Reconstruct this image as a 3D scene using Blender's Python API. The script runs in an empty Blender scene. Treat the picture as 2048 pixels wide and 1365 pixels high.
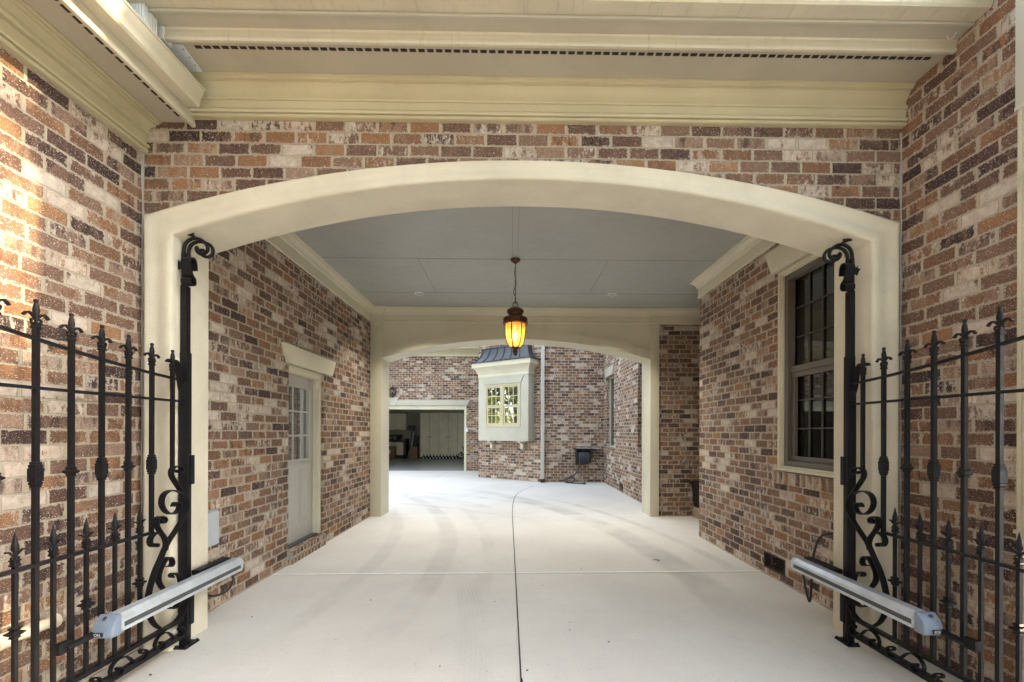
import bpy, bmesh, math, random
from mathutils import Vector
rnd = random.Random(7)
S = bpy.context.scene
C = S.collection
R = math.radians

# ------------------------------------------------------------------ camera model
FOC, HC, YAW, ROLL = 845.0, 1.39, R(.8), R(.18)
CX, CY = 1024 + FOC*math.tan(YAW), 865.0
_F = Vector((math.sin(YAW), math.cos(YAW), 0)); _R0 = Vector((math.cos(YAW), -math.sin(YAW), 0)); _Z = Vector((0, 0, 1))
_R = _R0*math.cos(ROLL) + _Z*math.sin(ROLL); _U = _Z*math.cos(ROLL) - _R0*math.sin(ROLL)
def at(x, y, X=None, Y=None, Z=None):
    """where the photo's pixel lies on a known plane of the place (a survey of its real position)"""
    d = _F + _R*((x-CX)/FOC) - _U*((y-CY)/FOC)
    t = X/d.x if X is not None else Y/d.y if Y is not None else (Z-HC)/d.z
    return Vector((d.x*t, d.y*t, HC+d.z*t))

cam = bpy.data.cameras.new('camera'); co = bpy.data.objects.new('camera', cam); C.objects.link(co)
cam.sensor_width = 36; cam.lens = FOC/2048*36; cam.clip_start = .05; cam.clip_end = 800
cam.shift_x = (1024-CX)/2048; cam.shift_y = (CY-682.5)/2048
from mathutils import Matrix
m = Matrix((_R, _U, -_F)).transposed().to_4x4(); m.translation = (0, 0, HC)
co.matrix_world = m
S.camera = co

# ------------------------------------------------------------------ node helpers
class NT:
    def __init__(s, name):
        s.m = bpy.data.materials.new(name); s.m.use_nodes = True
        s.t = s.m.node_tree; s.t.nodes.clear()
        s.out = s.t.nodes.new('ShaderNodeOutputMaterial')
    def n(s, typ, inp=None, **kw):
        nd = s.t.nodes.new('ShaderNode'+typ)
        for k, v in kw.items(): setattr(nd, k, v)
        for k, v in (inp or {}).items(): s.put(nd.inputs[k], v)
        return nd
    def put(s, sock, v):
        if isinstance(v, bpy.types.NodeSocket): s.t.links.new(v, sock)
        elif isinstance(v, bpy.types.Node): s.t.links.new(v.outputs[0], sock)
        else: sock.default_value = v
    def math(s, op, a, b=0., c=0., clamp=False):
        nd = s.t.nodes.new('ShaderNodeMath'); nd.operation = op; nd.use_clamp = clamp
        s.put(nd.inputs[0], a); s.put(nd.inputs[1], b); s.put(nd.inputs[2], c)
        return nd.outputs[0]
    def smooth(s, x, a, b, lo=0., hi=1.):
        nd = s.t.nodes.new('ShaderNodeMapRange'); nd.interpolation_type = 'SMOOTHSTEP'
        s.put(nd.inputs[0], x); s.put(nd.inputs[1], a); s.put(nd.inputs[2], b); s.put(nd.inputs[3], lo); s.put(nd.inputs[4], hi)
        return nd.outputs[0]
    def mix(s, f, a, b, mode='MIX'):
        nd = s.t.nodes.new('ShaderNodeMix'); nd.data_type = 'RGBA'; nd.blend_type = mode
        s.put(nd.inputs[0], f); s.put(nd.inputs[6], a); s.put(nd.inputs[7], b)
        return nd.outputs[2]
    def noise(s, vec, scale, detail=3, rough=.55, out=0):
        nd = s.n('TexNoise', {'Scale': scale, 'Detail': detail, 'Roughness': rough})
        if vec is not None: s.put(nd.inputs['Vector'], vec)
        return nd.outputs[out]
    def ramp(s, f, stops, interp='LINEAR'):
        nd = s.t.nodes.new('ShaderNodeValToRGB'); nd.color_ramp.interpolation = interp
        e = nd.color_ramp.elements
        while len(e) < len(stops): e.new(.5)
        for i, (p, c) in enumerate(stops):
            e[i].position = p; e[i].color = tuple(c)+(1,)
        s.put(nd.inputs[0], f)
        return nd.outputs[0]
    def bump(s, h, strength, dist):
        return s.n('Bump', {'Height': h, 'Strength': strength, 'Distance': dist}).outputs[0]
    def fin(s, col, rough=.6, metal=0., normal=None, spec=.5, **kw):
        p = s.n('BsdfPrincipled', {'Base Color': col, 'Roughness': rough, 'Metallic': metal, 'Specular IOR Level': spec})
        if normal is not None: s.put(p.inputs['Normal'], normal)
        for k, v in kw.items(): s.put(p.inputs[k.replace('_', ' ')], v)
        s.put(s.out.inputs[0], p)
        return s.m
def c4(*c): return tuple(c)+(1,)

def brick_material(name, BW=.2035, BH=.077, dark=0., white=0.):
    t = NT(name)
    uv = t.n('UVMap').outputs[0]
    sx = t.n('SeparateXYZ', {0: uv})
    wob = t.n('SeparateXYZ', {0: t.noise(uv, 55, 2, .6, 1)})
    wob2 = t.n('SeparateXYZ', {0: t.noise(uv, 7, 2, .5, 1)})
    def wobble(a, w, w2): return t.math('ADD', a, t.math('ADD', t.math('MULTIPLY', t.math('SUBTRACT', w, .5), .0105), t.math('MULTIPLY', t.math('SUBTRACT', w2, .5), .009)))
    u = wobble(sx.outputs[0], wob.outputs[0], wob2.outputs[0]); v = wobble(sx.outputs[1], wob.outputs[1], wob2.outputs[1])
    vr = t.math('DIVIDE', v, BH); row = t.math('FLOOR', vr)
    rr = t.n('TexWhiteNoise', {'W': row}, noise_dimensions='1D').outputs[0]
    ur = t.math('ADD', t.math('DIVIDE', u, BW), t.math('ADD', t.math('MULTIPLY', t.math('FLOORED_MODULO', row, 2.), .5), t.math('MULTIPLY', rr, .16)))
    col = t.math('FLOOR', ur)
    fu = t.math('MULTIPLY', t.math('FRACT', ur), BW); fv = t.math('MULTIPLY', t.math('FRACT', vr), BH)
    du = t.math('MINIMUM', fu, t.math('SUBTRACT', BW, fu)); dv = t.math('MINIMUM', fv, t.math('SUBTRACT', BH, fv))
    cell = t.n('CombineXYZ', {0: col, 1: row, 2: 3.7}).outputs[0]
    wn = t.n('TexWhiteNoise', {'Vector': cell}, noise_dimensions='3D')
    rc = t.n('SeparateXYZ', {0: wn.outputs[1]}); r1, r2, r3 = rc.outputs
    r4 = wn.outputs[0]
    # mortar: head joints vary in width, bed joints steady
    n30 = t.noise(uv, 40, 3, .6)
    mu = t.math('ADD', .0028, t.math('ADD', t.math('MULTIPLY', r4, .0075), t.math('MULTIPLY', n30, .004)))
    mv = t.math('ADD', .0016, t.math('MULTIPLY', n30, .0058))
    fu_ = t.smooth(t.math('SUBTRACT', du, mu), -.0005, .0022); fv_ = t.smooth(t.math('SUBTRACT', dv, mv), -.0005, .002)
    face = t.math('MULTIPLY', fu_, fv_)
    pal = [(0, (.036, .024, .024)), (.10, (.058, .035, .031)), (.22, (.100, .058, .046)), (.34, (.152, .093, .068)), (.45, (.190, .124, .095)),
           (.54, (.128, .076, .052)), (.66, (.180, .094, .052)), (.79, (.268, .145, .073)), (.88, (.225, .150, .114)), (.95, (.33, .25, .20)), (1, (.46, .40, .35))]
    base = t.ramp(r1, pal)
    # inside one brick: vertical flash bands and blotches
    ofs = t.n('VectorMath', {0: uv, 1: t.n('VectorMath', {0: wn.outputs[1], 1: (9, 9, 9)}, operation='MULTIPLY')}, operation='ADD').outputs[0]
    st = t.n('VectorMath', {0: ofs, 1: (1, .26, 1)}, operation='MULTIPLY').outputs[0]
    band = t.noise(st, 26, 3, .6)
    r1b = t.math('FRACT', t.math('ADD', r1, t.math('MULTIPLY', r2, .35)))
    base = t.mix(t.smooth(t.math('ADD', t.math('MULTIPLY', band, .6), t.math('MULTIPLY', t.noise(ofs, 9, 2, .5), .4)), .44, .60, 0, .85), base, t.ramp(r1b, pal))
    blot = t.noise(ofs, 60, 4, .65)
    base = t.mix(t.math('MULTIPLY', t.smooth(blot, .42, .72), .45), base, t.mix(.5, base, c4(.05, .03, .028)), 'MIX')
    base = t.mix(1., base, t.ramp(t.noise(ofs, 180, 2, .7), [(.25, (.60, .60, .60)), (.75, (1.35, 1.33, 1.30))]), 'MULTIPLY')
    # whitewash: some bricks thickly smeared, others only at their edges, in patches over the wall
    patch = t.smooth(t.noise(uv, 1.6, 2, .5), .40, .68)
    amt = t.math('ADD', t.math('MULTIPLY', t.smooth(r3, .62, .95), t.math('ADD', .13, t.math('MULTIPLY', patch, .25))), -.005+white)
    streak = t.math('ADD', t.math('MULTIPLY', t.noise(st, 40, 4, .7), .6), t.math('MULTIPLY', t.noise(ofs, 34, 5, .7), .4))
    wm = t.smooth(t.math('ADD', streak, amt), .60, .70)
    edge = t.math('MULTIPLY', t.smooth(t.math('MINIMUM', t.math('SUBTRACT', du, mu), t.math('SUBTRACT', dv, mv)), .0, .014, .22, 0), t.smooth(r2, .2, 1., .3, 1.))
    wm = t.math('MAXIMUM', wm, t.smooth(t.math('ADD', t.noise(ofs, 60, 4, .7), edge), .61, .69))
    wcol = t.ramp(t.noise(uv, 22, 3), [(.3, (.46, .41, .35)), (.7, (.70, .65, .58))])
    base = t.mix(t.math('MULTIPLY', wm, .66), base, wcol)
    # lime specks and dark pits
    sp = t.noise(ofs, 190, 1, .5)
    base = t.mix(t.smooth(sp, .665, .70, 0, .9), base, c4(.62, .56, .50))
    base = t.mix(t.smooth(t.noise(ofs, 150, 1, .5), .285, .26, 0, .8), base, c4(.03, .02, .02))
    mort = t.ramp(t.noise(uv, 90, 4, .7), [(.25, (.31, .27, .21)), (.75, (.48, .425, .335))])
    mort = t.mix(t.smooth(t.noise(uv, 2.3, 2), .45, .7, 0, .5), mort, c4(.36, .31, .26))
    colr = t.mix(face, mort, base)
    colr = t.mix(1., colr, c4(1.12, 1.075, 1.035), 'MULTIPLY')
    if dark: colr = t.mix(1., colr, c4(1-dark, 1-dark, 1-dark), 'MULTIPLY')
    h = t.math('ADD', face, t.math('MULTIPLY', t.math('ADD', blot, t.noise(uv, 160, 2)), .22))
    h = t.math('ADD', h, t.math('MULTIPLY', wm, .12))
    return t.fin(colr, t.smooth(blot, .3, .7, .78, .92), normal=t.bump(h, 1., .011), spec=.25)

def paint(name, col, rough=.5, var=.06, bump=0., bscale=300, dirt=0., streak=False, spec=.4):
    t = NT(name); p = t.n('NewGeometry').outputs[0]
    lo = tuple(x*(1-var*2) for x in col); hi = tuple(min(1, x*(1+var)) for x in col)
    c = t.ramp(t.noise(p, 2.2, 4, .6), [(.3, lo), (.7, hi)])
    if dirt:
        q = p
        if streak: q = t.n('VectorMath', {0: p, 1: (22, 3, 2.5)}, operation='MULTIPLY').outputs[0]
        d = t.smooth(t.noise(q, 1.6 if streak else 9, 5, .68), .52, .78, 0, dirt)
        c = t.mix(d, c, tuple(x*.42 for x in col)+(1,))
    nrm = t.bump(t.math('ADD', t.noise(p, bscale, 3, .65), t.math('MULTIPLY', t.noise(p, bscale/9, 2), .8)), .5, bump) if bump else None
    return t.fin(c, t.smooth(t.noise(p, 14, 3), .3, .7, rough-.07, rough+.08), normal=nrm, spec=spec)

def iron(name, col, moss=0.):
    t = NT(name); p = t.n('NewGeometry').outputs[0]
    c = t.ramp(t.noise(p, 30, 4, .6), [(.3, col), (.75, tuple(x*1.8+.001 for x in col))])
    if moss:
        nz = t.n('SeparateXYZ', {0: t.n('NewGeometry').outputs[1]}).outputs[2]
        c = t.mix(t.smooth(t.math('ADD', t.noise(p, 38, 4, .7), t.math('MULTIPLY', nz, .16)), .50, .70, 0, moss), c, c4(.052, .055, .022))
    return t.fin(c, t.smooth(t.noise(p, 60, 2), .3, .7, .42, .6), normal=t.bump(t.noise(p, 420, 2), .3, .001), spec=.26)

def simple(name, col, rough=.5, metal=0., **kw):
    t = NT(name); p = t.n('NewGeometry').outputs[0]
    c = t.ramp(t.noise(p, 12, 4, .6), [(.3, tuple(x*.86 for x in col)), (.7, tuple(min(1, x*1.1) for x in col))])
    return t.fin(c, rough, metal, **kw)

def glass_dark(name, tint=(.012, .013, .014)):
    t = NT(name); p = t.n('NewGeometry').outputs[0]
    return t.fin(c4(*tint), .03, normal=t.bump(t.noise(p, 1.3, 1), .12, .02), spec=.9)
def glass_clear(name):
    t = NT(name); p = t.n('NewGeometry').outputs[0]
    tr = t.n('BsdfTransparent', {'Color': c4(.93, .95, .93)}); gl = t.n('BsdfGlossy', {'Color': c4(1, 1, 1), 'Roughness': .015})
    t.put(gl.inputs['Normal'], t.bump(t.noise(p, 1.5, 1), .1, .02))
    fr = t.n('Fresnel', {'IOR': 1.6}).outputs[0]
    t.put(t.out.inputs[0], t.n('MixShader', {0: t.math('MULTIPLY', fr, 1.6, clamp=True), 1: tr.outputs[0], 2: gl.outputs[0]}))
    return t.m
def glass_mirror(name):
    t = NT(name); p = t.n('NewGeometry').outputs[0]
    a = t.n('BsdfPrincipled', {'Base Color': c4(.03, .032, .03), 'Roughness': .05})
    gl = t.n('BsdfGlossy', {'Color': c4(.9, .92, .88), 'Roughness': .02}); t.put(gl.inputs['Normal'], t.bump(t.noise(p, 3, 1), .1, .02))
    t.put(t.out.inputs[0], t.n('MixShader', {0: .42, 1: a.outputs[0], 2: gl.outputs[0]}))
    return t.m

def concrete():
    t = NT('concrete'); p = t.n('NewGeometry').outputs[0]
    c = t.ramp(t.noise(p, .8, 5, .6), [(.3, (.63, .60, .545)), (.7, (.73, .70, .645))])
    c = t.mix(1., c, t.ramp(t.noise(p, 120, 3, .7), [(.25, (.86, .86, .86)), (.75, (1.09, 1.09, 1.08))]), 'MULTIPLY')
    br = t.n('VectorMath', {0: p, 1: (1.5, 60, 1)}, operation='MULTIPLY').outputs[0]
    c = t.mix(1., c, t.ramp(t.noise(br, 3, 3, .6), [(.3, (.96, .96, .96)), (.7, (1.03, 1.03, 1.03))]), 'MULTIPLY')
    # tyre marks: rings round the turning centre of cars swinging into the garage
    s = t.n('SeparateXYZ', {0: p}); X, Yy = s.outputs[0], s.outputs[1]
    tot = None
    for (cx, cy, rad, w, ph, y0, y1, st, fq) in TYRES:
        dx = t.math('SUBTRACT', X, cx); dy = t.math('SUBTRACT', Yy, cy)
        r = t.math('SQRT', t.math('ADD', t.math('MULTIPLY', dx, dx), t.math('MULTIPLY', dy, dy)))
        d = t.math('ABSOLUTE', t.math('SUBTRACT', r, rad))
        env = t.smooth(d, w*.45, w, 1, 0)
        lines = t.smooth(t.math('SINE', t.math('MULTIPLY', t.math('ADD', r, t.math('MULTIPLY', t.noise(p, 1.5, 2), .03)), fq)), -.6, .8, .5, 1)
        along = t.math('MULTIPLY', t.smooth(Yy, y0-.7, y0+.5, 0, 1), t.smooth(Yy, y1-.5, y1+.7, 1, 0))
        k = t.math('MULTIPLY', t.math('MULTIPLY', env, lines), t.math('MULTIPLY', along, t.smooth(t.noise(p, 1.3+ph*.12, 3, .5), .32, .66, st*.15, st*.8)))
        tot = k if tot is None else t.math('ADD', tot, k, clamp=True)
    c = t.mix(tot, c, c4(.30, .285, .27))
    c = t.mix(t.smooth(t.noise(p, 4.5, 6, .75), .5, .75, 0, .22), c, c4(.50, .475, .43))
    stn = t.smooth(t.noise(p, 1.7, 6, .72), .56, .8, 0, .3)
    c = t.mix(stn, c, c4(.42, .39, .34))
    c = t.mix(t.smooth(t.noise(p, 60, 1, .5), .735, .75, 0, .6), c, c4(.22, .19, .16))
    return t.fin(c, .82, normal=t.bump(t.noise(p, 220, 3, .7), .35, .002), spec=.25)
# centre x, y, radius, half width, seed, from y, to y, strength, line frequency
TYRES = [(-9.0, 4.4, 8.25, .16, 0, 3.2, 9.4, .52, 190), (-9.0, 4.4, 7.55, .12, 1, 3.0, 8.4, .34, 210), (-9.0, 4.4, 8.75, .10, 4, 4.0, 7.4, .36, 260),
         (-7.6, 3.6, 9.35, .24, 2, 3.5, 9.8, .72, 170), (-7.6, 3.6, 9.9, .09, 3, 4.5, 9.0, .6, 230), (-8.2, 2.0, 8.0, .14, 5, 2.4, 4.6, .25, 200),
         (-6.0, 1.0, 9.6, .14, 6, 8.2, 10.6, .42, 180), (-5.0, 1.2, 7.6, .12, 7, 6.8, 8.8, .35, 240), (-7, 2.2, 8.6, .2, 8, 7.4, 10.2, .33, 150)]

M = {}
M['brick'] = brick_material('flashed_brick')
M['brick_end'] = brick_material('flashed_brick_on_end', BW=.077, BH=.21)
M['stucco'] = paint('cream_stucco', (.62, .575, .455), .8, .06, .006, 110, .12, spec=.2)
M['cream'] = paint('cream_paint', (.50, .44, .285), .45, .05, .0004, 120, .10)
M['cream_dirty'] = paint('weathered_cream_metal', (.56, .51, .385), .42, .05, .0003, 60, .45, True)
M['taupe_soffit'] = paint('cream_soffit_board', (.44, .40, .31), .55, .05, .0003, 150, .12)
M['ceil'] = paint('grey_ceiling_paint', (.37, .375, .345), .5, .04, .0004, 80, .06)
M['trim'] = paint('putty_trim_paint', (.61, .565, .43), .42, .04, .0003, 90, .06)
M['pale'] = paint('pale_grey_trim', (.46, .435, .355), .45, .04, .0003, 90, .05)
M['door'] = paint('grey_door_paint', (.40, .38, .345), .4, .04, .0002, 60, .05)
M['white'] = paint('white_metal', (.74, .75, .76), .38, .03, 0, 60, .08)
M['taupe'] = paint('taupe_sash', (.115, .098, .078), .45, .05)
M['shingle'] = paint('slate_blue_shingle', (.16, .165, .185), .85, .2, .004, 40)
M['iron'] = iron('black_iron', (.0045, .0043, .0056))
M['iron_moss'] = iron('mossy_black_iron', (.0045, .0043, .0056), .55)
M['alu'] = simple('brushed_aluminium', (.56, .60, .64), .38, .45)
M['alu_cap'] = simple('blue_grey_casting', (.20, .245, .32), .5, .1)
M['slot'] = simple('grey_slot', (.055, .065, .065), .5)
M['black'] = simple('black_plastic', (.012, .012, .013), .45)
M['rubber'] = simple('black_cable', (.014, .014, .015), .55)
M['bronze'] = simple('antique_bronze', (.085, .040, .018), .45, .6)
M['chrome'] = simple('chrome', (.7, .7, .7), .2, 1.)
M['hole'] = simple('dark_void', (.012, .009, .007), .9)  # near-black sheets painting the darkness behind the door and vents
M['glass_dark'] = glass_dark('dark_window_glass')
M['glass'] = glass_clear('clear_glass')
M['dim_room'] = simple('dim_room', (.34, .30, .25), .9)
M['mirror'] = glass_mirror('reflecting_glass')
M['metal_roof'] = simple('dark_grey_metal_roof', (.058, .061, .066), .42, .3)
M['concrete'] = concrete()
M['garage_floor'] = simple('grey_epoxy_floor', (.40, .415, .42), .25)
M['joint_dark'] = simple('tar_joint', (.055, .05, .045), .9)
M['joint_light'] = simple('pale_joint', (.92, .91, .87), .85)
M['drywall'] = paint('garage_wall_paint', (.36, .33, .25), .7)
M['garage_white'] = paint('garage_ceiling_paint', (.78, .76, .70), .8)
M['cabinet'] = paint('cabinet_laminate', (.82, .75, .57), .5)
M['card'] = simple('cardboard', (.26, .16, .08), .85)
M['label'] = simple('paper_label', (.75, .74, .7), .7)
M['mortar'] = paint('mortar', (.36, .34, .305), .9, .1, .002, 120)
M['vent'] = simple('rusty_vent', (.045, .030, .022), .7)
M['lawn'] = paint('lawn_green', (.06, .09, .025), .95, .25, .01, 60)
M['box_grey'] = paint('pale_blue_grey_plastic', (.40, .43, .46), .4)
M['leaf'] = simple('leaf_green', (.075, .125, .025), .6)
M['leaf2'] = simple('leaf_yellow_green', (.16, .20, .035), .6)
M['bark'] = simple('bark', (.09, .065, .045), .95)
M['blind'] = paint('blind_slats', (.45, .42, .37), .6)
M['pipe_cream'] = paint('pale_cream_metal', (.50, .49, .45), .42, .03, 0, 60, .1)
M['vent_dark'] = simple('vent_shadow', (.026, .017, .010), .9)  # solid dark bars painting the shade inside the soffit slots
M['stone'] = paint('stone_block', (.36, .32, .25), .9, .1, .003, 90)
M['hose'] = simple('dark_hose', (.045, .052, .068), .4)
M['pipe'] = paint('cream_pipe', (.66, .58, .44), .4, .05, 0, 60, .1)
def amber():
    t = NT('amber_mottled_glass'); p = t.n('NewGeometry').outputs[0]
    n = t.noise(p, 26, 4, .7)
    c = t.ramp(n, [(.3, (.42, .19, .045)), (.7, (.80, .54, .24))])
    tr = t.n('BsdfTranslucent', {'Color': c}); df = t.n('BsdfDiffuse', {'Color': t.mix(.5, c, c4(.5, .3, .1))}); gl = t.n('BsdfGlossy', {'Roughness': .18})
    a = t.n('MixShader', {0: .25, 1: tr.outputs[0], 2: df.outputs[0]}); tp = t.n('BsdfTransparent', {'Color': c})
    a = t.n('MixShader', {0: .3, 1: a.outputs[0], 2: tp.outputs[0]})
    t.put(t.out.inputs[0], t.n('MixShader', {0: .08, 1: a.outputs[0], 2: gl.outputs[0]}))
    return t.m
M['amber'] = amber()
def bulb():
    t = NT('lit_bulb'); e = t.n('Emission', {'Color': c4(1, .62, .22), 'Strength': BULB}); t.put(t.out.inputs[0], e); return t.m
BULB = 9
M['bulb'] = bulb()

# ------------------------------------------------------------------ mesh builder
class MB:
    def __init__(s, tf=None): s.v = []; s.f = []; s.tf = tf
    def add(s, vs, fs):
        o = len(s.v)
        s.v += [s.tf(*p) if s.tf else tuple(p) for p in vs]; s.f += [tuple(i+o for i in f) for f in fs]
    def box(s, x0, x1, y0, y1, z0, z1):
        s.add([(x, y, z) for z in (z0, z1) for y in (y0, y1) for x in (x0, x1)],
              [(0, 2, 3, 1), (4, 5, 7, 6), (0, 1, 5, 4), (2, 6, 7, 3), (0, 4, 6, 2), (1, 3, 7, 5)]); return s
    def prism(s, prof, fn, a, b, caps=True):
        """profile points (p, q) carried from a to b by fn(a, p, q)"""
        n = len(prof)
        fs = [(i, (i+1) % n, n+(i+1) % n, n+i) for i in range(n)]
        if caps: fs += [tuple(range(n))[::-1], tuple(range(n, 2*n))]
        s.add([fn(a, p, q) for p, q in prof]+[fn(b, p, q) for p, q in prof], fs); return s
    def tube(s, path, r, n=8, caps=True):
        path = [Vector(p) for p in path]; m = len(path)
        rs = r if isinstance(r, (list, tuple)) else [r]*m
        d0 = (path[1]-path[0]).normalized(); up = Vector((0, 0, 1)) if abs(d0.z) < .9 else Vector((1, 0, 0))
        a = d0.cross(up).normalized(); vs = []
        for i, p in enumerate(path):
            d = (path[min(i+1, m-1)]-path[max(i-1, 0)]).normalized()
            a = (a-d*a.dot(d)).normalized(); b = d.cross(a)
            vs += [tuple(p+(a*math.cos(2*math.pi*k/n)+b*math.sin(2*math.pi*k/n))*rs[i]) for k in range(n)]
        fs = [(i*n+k, i*n+(k+1) % n, (i+1)*n+(k+1) % n, (i+1)*n+k) for i in range(m-1) for k in range(n)]
        if caps: fs += [tuple(range(n))[::-1], tuple(range((m-1)*n, m*n))]
        s.add(vs, fs); return s
    def lathe(s, prof, c=(0, 0), n=20, sq=False):
        """(radius, z) profile round a vertical axis; sq: square section"""
        n = 4 if sq else n; k0 = math.pi/4 if sq else 0; q = math.sqrt(2) if sq else 1; m = len(prof)
        vs = [(c[0]+r*q*math.cos(2*math.pi*k/n+k0), c[1]+r*q*math.sin(2*math.pi*k/n+k0), z) for r, z in prof for k in range(n)]
        fs = [(i*n+k, i*n+(k+1) % n, (i+1)*n+(k+1) % n, (i+1)*n+k) for i in range(m-1) for k in range(n)]
        fs += [tuple(range(n))[::-1], tuple(range((m-1)*n, m*n))]
        s.add(vs, fs); return s
    def ribbon(s, pts, fn, t, w0, w1):
        """flat bar bent along 2-D points; fn(p, q, w) gives 3-D; thickness t, width w0..w1"""
        m = len(pts); vs = []
        for i, (p, q) in enumerate(pts):
            a, b = pts[max(i-1, 0)], pts[min(i+1, m-1)]
            dx, dy = b[0]-a[0], b[1]-a[1]; l = math.hypot(dx, dy) or 1; nx, ny = -dy/l*t/2, dx/l*t/2
            vs += [fn(p+nx, q+ny, w0), fn(p+nx, q+ny, w1), fn(p-nx, q-ny, w1), fn(p-nx, q-ny, w0)]
        fs = [(i*4+k, i*4+(k+1) % 4, i*4+4+(k+1) % 4, i*4+4+k) for i in range(m-1) for k in range(4)]
        fs += [(3, 2, 1, 0), (m*4-4, m*4-3, m*4-2, m*4-1)]
        s.add(vs, fs); return s
    def build(s, name, mat, parent=None, smooth=35, swap=False, bevel=0.):
        me = bpy.data.meshes.new(name); me.from_pydata(s.v, [], s.f)
        bm = bmesh.new(); bm.from_mesh(me); bmesh.ops.recalc_face_normals(bm, faces=bm.faces)
        if bevel: bmesh.ops.bevel(bm, geom=[e for e in bm.edges if e.is_manifold and e.calc_face_angle(0) > .6], offset=bevel, segments=2, affect='EDGES', profile=.6)
        uvl = bm.loops.layers.uv.new('UVMap')
        for f in bm.faces:
            n = f.normal
            if abs(n.z) > .8:
                for l in f.loops: l[uvl].uv = (l.vert.co.x, l.vert.co.y)
            else:
                tx, ty = -n.y, n.x; L = math.hypot(tx, ty) or 1
                if (abs(tx) > abs(ty) and tx < 0) or (abs(ty) >= abs(tx) and ty < 0): tx, ty = -tx, -ty
                for l in f.loops:
                    a = (l.vert.co.x*tx+l.vert.co.y*ty)/L
                    l[uvl].uv = (a+50, l.vert.co.z+10)
        bm.to_mesh(me); bm.free()
        if smooth:
            me.shade_smooth(); me.set_sharp_from_angle(angle=R(smooth))
        me.materials.append(M[mat] if isinstance(mat, str) else mat)
        o = bpy.data.objects.new(name, me); C.objects.link(o)
        if parent is not None:
            o.parent = parent
            if parent.type == 'EMPTY': o.matrix_parent_inverse = Matrix.Translation(-parent.location)
        return o

def frame(p0, p1):
    """local (s along the wall, d out of its face, z) -> world; the face looks to the right of p0->p1"""
    a = Vector(p0); t = (Vector(p1)-a).normalized(); n = Vector((t.y, -t.x))
    return (lambda s_, d, z: (a.x+t.x*s_+n.x*d, a.y+t.y*s_+n.y*d, z)), (Vector(p1)-a).length
def spline(pts, k=6):
    out = []
    for i in range(len(pts)-1):
        p = [Vector(pts[max(0, min(len(pts)-1, i+j))]) for j in (-1, 0, 1, 2)]
        for j in range(k):
            t = j/k
            out.append(tuple(.5*(2*p[1]+(p[2]-p[0])*t+(2*p[0]-5*p[1]+4*p[2]-p[3])*t*t+(3*p[1]-p[0]-3*p[2]+p[3])*t**3)))
    return out+[tuple(pts[-1])]
def tag(o, label, cat, group=None, kind=None):
    o['label'] = label; o['category'] = cat
    if group: o['group'] = group
    if kind: o['kind'] = kind
    return o
def thing(name, label, cat, loc=(0, 0, 0), group=None):
    o = bpy.data.objects.new(name, None); C.objects.link(o); o.location = loc; o.empty_display_size = .1
    return tag(o, label, cat, group)
def struct(o): o['kind'] = 'structure'; return o
def wall_mesh(p0, p1, z0, z1, thick, holes=(), back=True):
    tf, L = frame(p0, p1); mb = MB(tf)
    ss = sorted({0, L, *[h[0] for h in holes], *[h[1] for h in holes]}); zs = sorted({z0, z1, *[h[2] for h in holes], *[h[3] for h in holes]})
    inside = lambda s_, z: any(h[0] < s_ < h[1] and h[2] < z < h[3] for h in holes)
    for a, b in zip(ss, ss[1:]):
        for c, d in zip(zs, zs[1:]):
            if inside((a+b)/2, (c+d)/2): continue
            mb.add([(a, 0, c), (b, 0, c), (b, 0, d), (a, 0, d)], [(0, 1, 2, 3)])
            if back: mb.add([(a, -thick, c), (b, -thick, c), (b, -thick, d), (a, -thick, d)], [(3, 2, 1, 0)])
    for a, b, c, d in list(holes)+[(0, L, z0, z1)]:
        for q in ([(a, 0, c), (b, 0, c), (b, -thick, c), (a, -thick, c)], [(a, 0, d), (b, 0, d), (b, -thick, d), (a, -thick, d)],
                  [(a, 0, c), (a, 0, d), (a, -thick, d), (a, -thick, c)], [(b, 0, c), (b, 0, d), (b, -thick, d), (b, -thick, c)]): mb.add(q, [(0, 1, 2, 3)])
    return mb, tf, L

XL, XR = -2.37, 2.55          # outer side walls
XLI, XRI = -2.325, 2.508      # walls inside the porch
YF, YFAR = 2.74, 6.98         # front wall, far portal

def mould(mb, path, prof):
    """profile (d, z) carried along a plan path, d to the right of travel, mitred at its corners"""
    n = len(prof); P = [Vector(p) for p in path]; vs = []
    for i, p in enumerate(P):
        ds = []
        if i > 0: ds.append((p-P[i-1]).normalized())
        if i < len(P)-1: ds.append((P[i+1]-p).normalized())
        ns = [Vector((d.y, -d.x)) for d in ds]; nn = sum(ns, Vector((0, 0))); nn = nn/nn.dot(ns[0])
        vs += [(p.x+nn.x*d, p.y+nn.y*d, z) for d, z in prof]
    fs = [(i*n+k, i*n+(k+1) % n, (i+1)*n+(k+1) % n, (i+1)*n+k) for i in range(len(P)-1) for k in range(n)]
    fs += [tuple(range(n))[::-1], tuple(range((len(P)-1)*n, len(P)*n))]
    mb.add(vs, fs); return mb
def lintel(tf, s0, s1, z0, z1, flare, d, lift=0.):
    """flared flat head over an opening"""
    pr = [(s0-flare, z1), (s1+flare, z1), (s1, z0), (s0, z0)]
    mb = MB(tf); mb.prism(pr, lambda a, p, q: (p, a, q), lift, d); return mb
def rect_frame(mb, s0, s1, z0, z1, w, d0, d1):
    mb.box(s0, s1, d0, d1, z1-w, z1); mb.box(s0, s1, d0, d1, z0, z0+w)
    mb.box(s0, s0+w, d0, d1, z0+w, z1-w); mb.box(s1-w, s1, d0, d1, z0+w, z1-w); return mb
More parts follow.
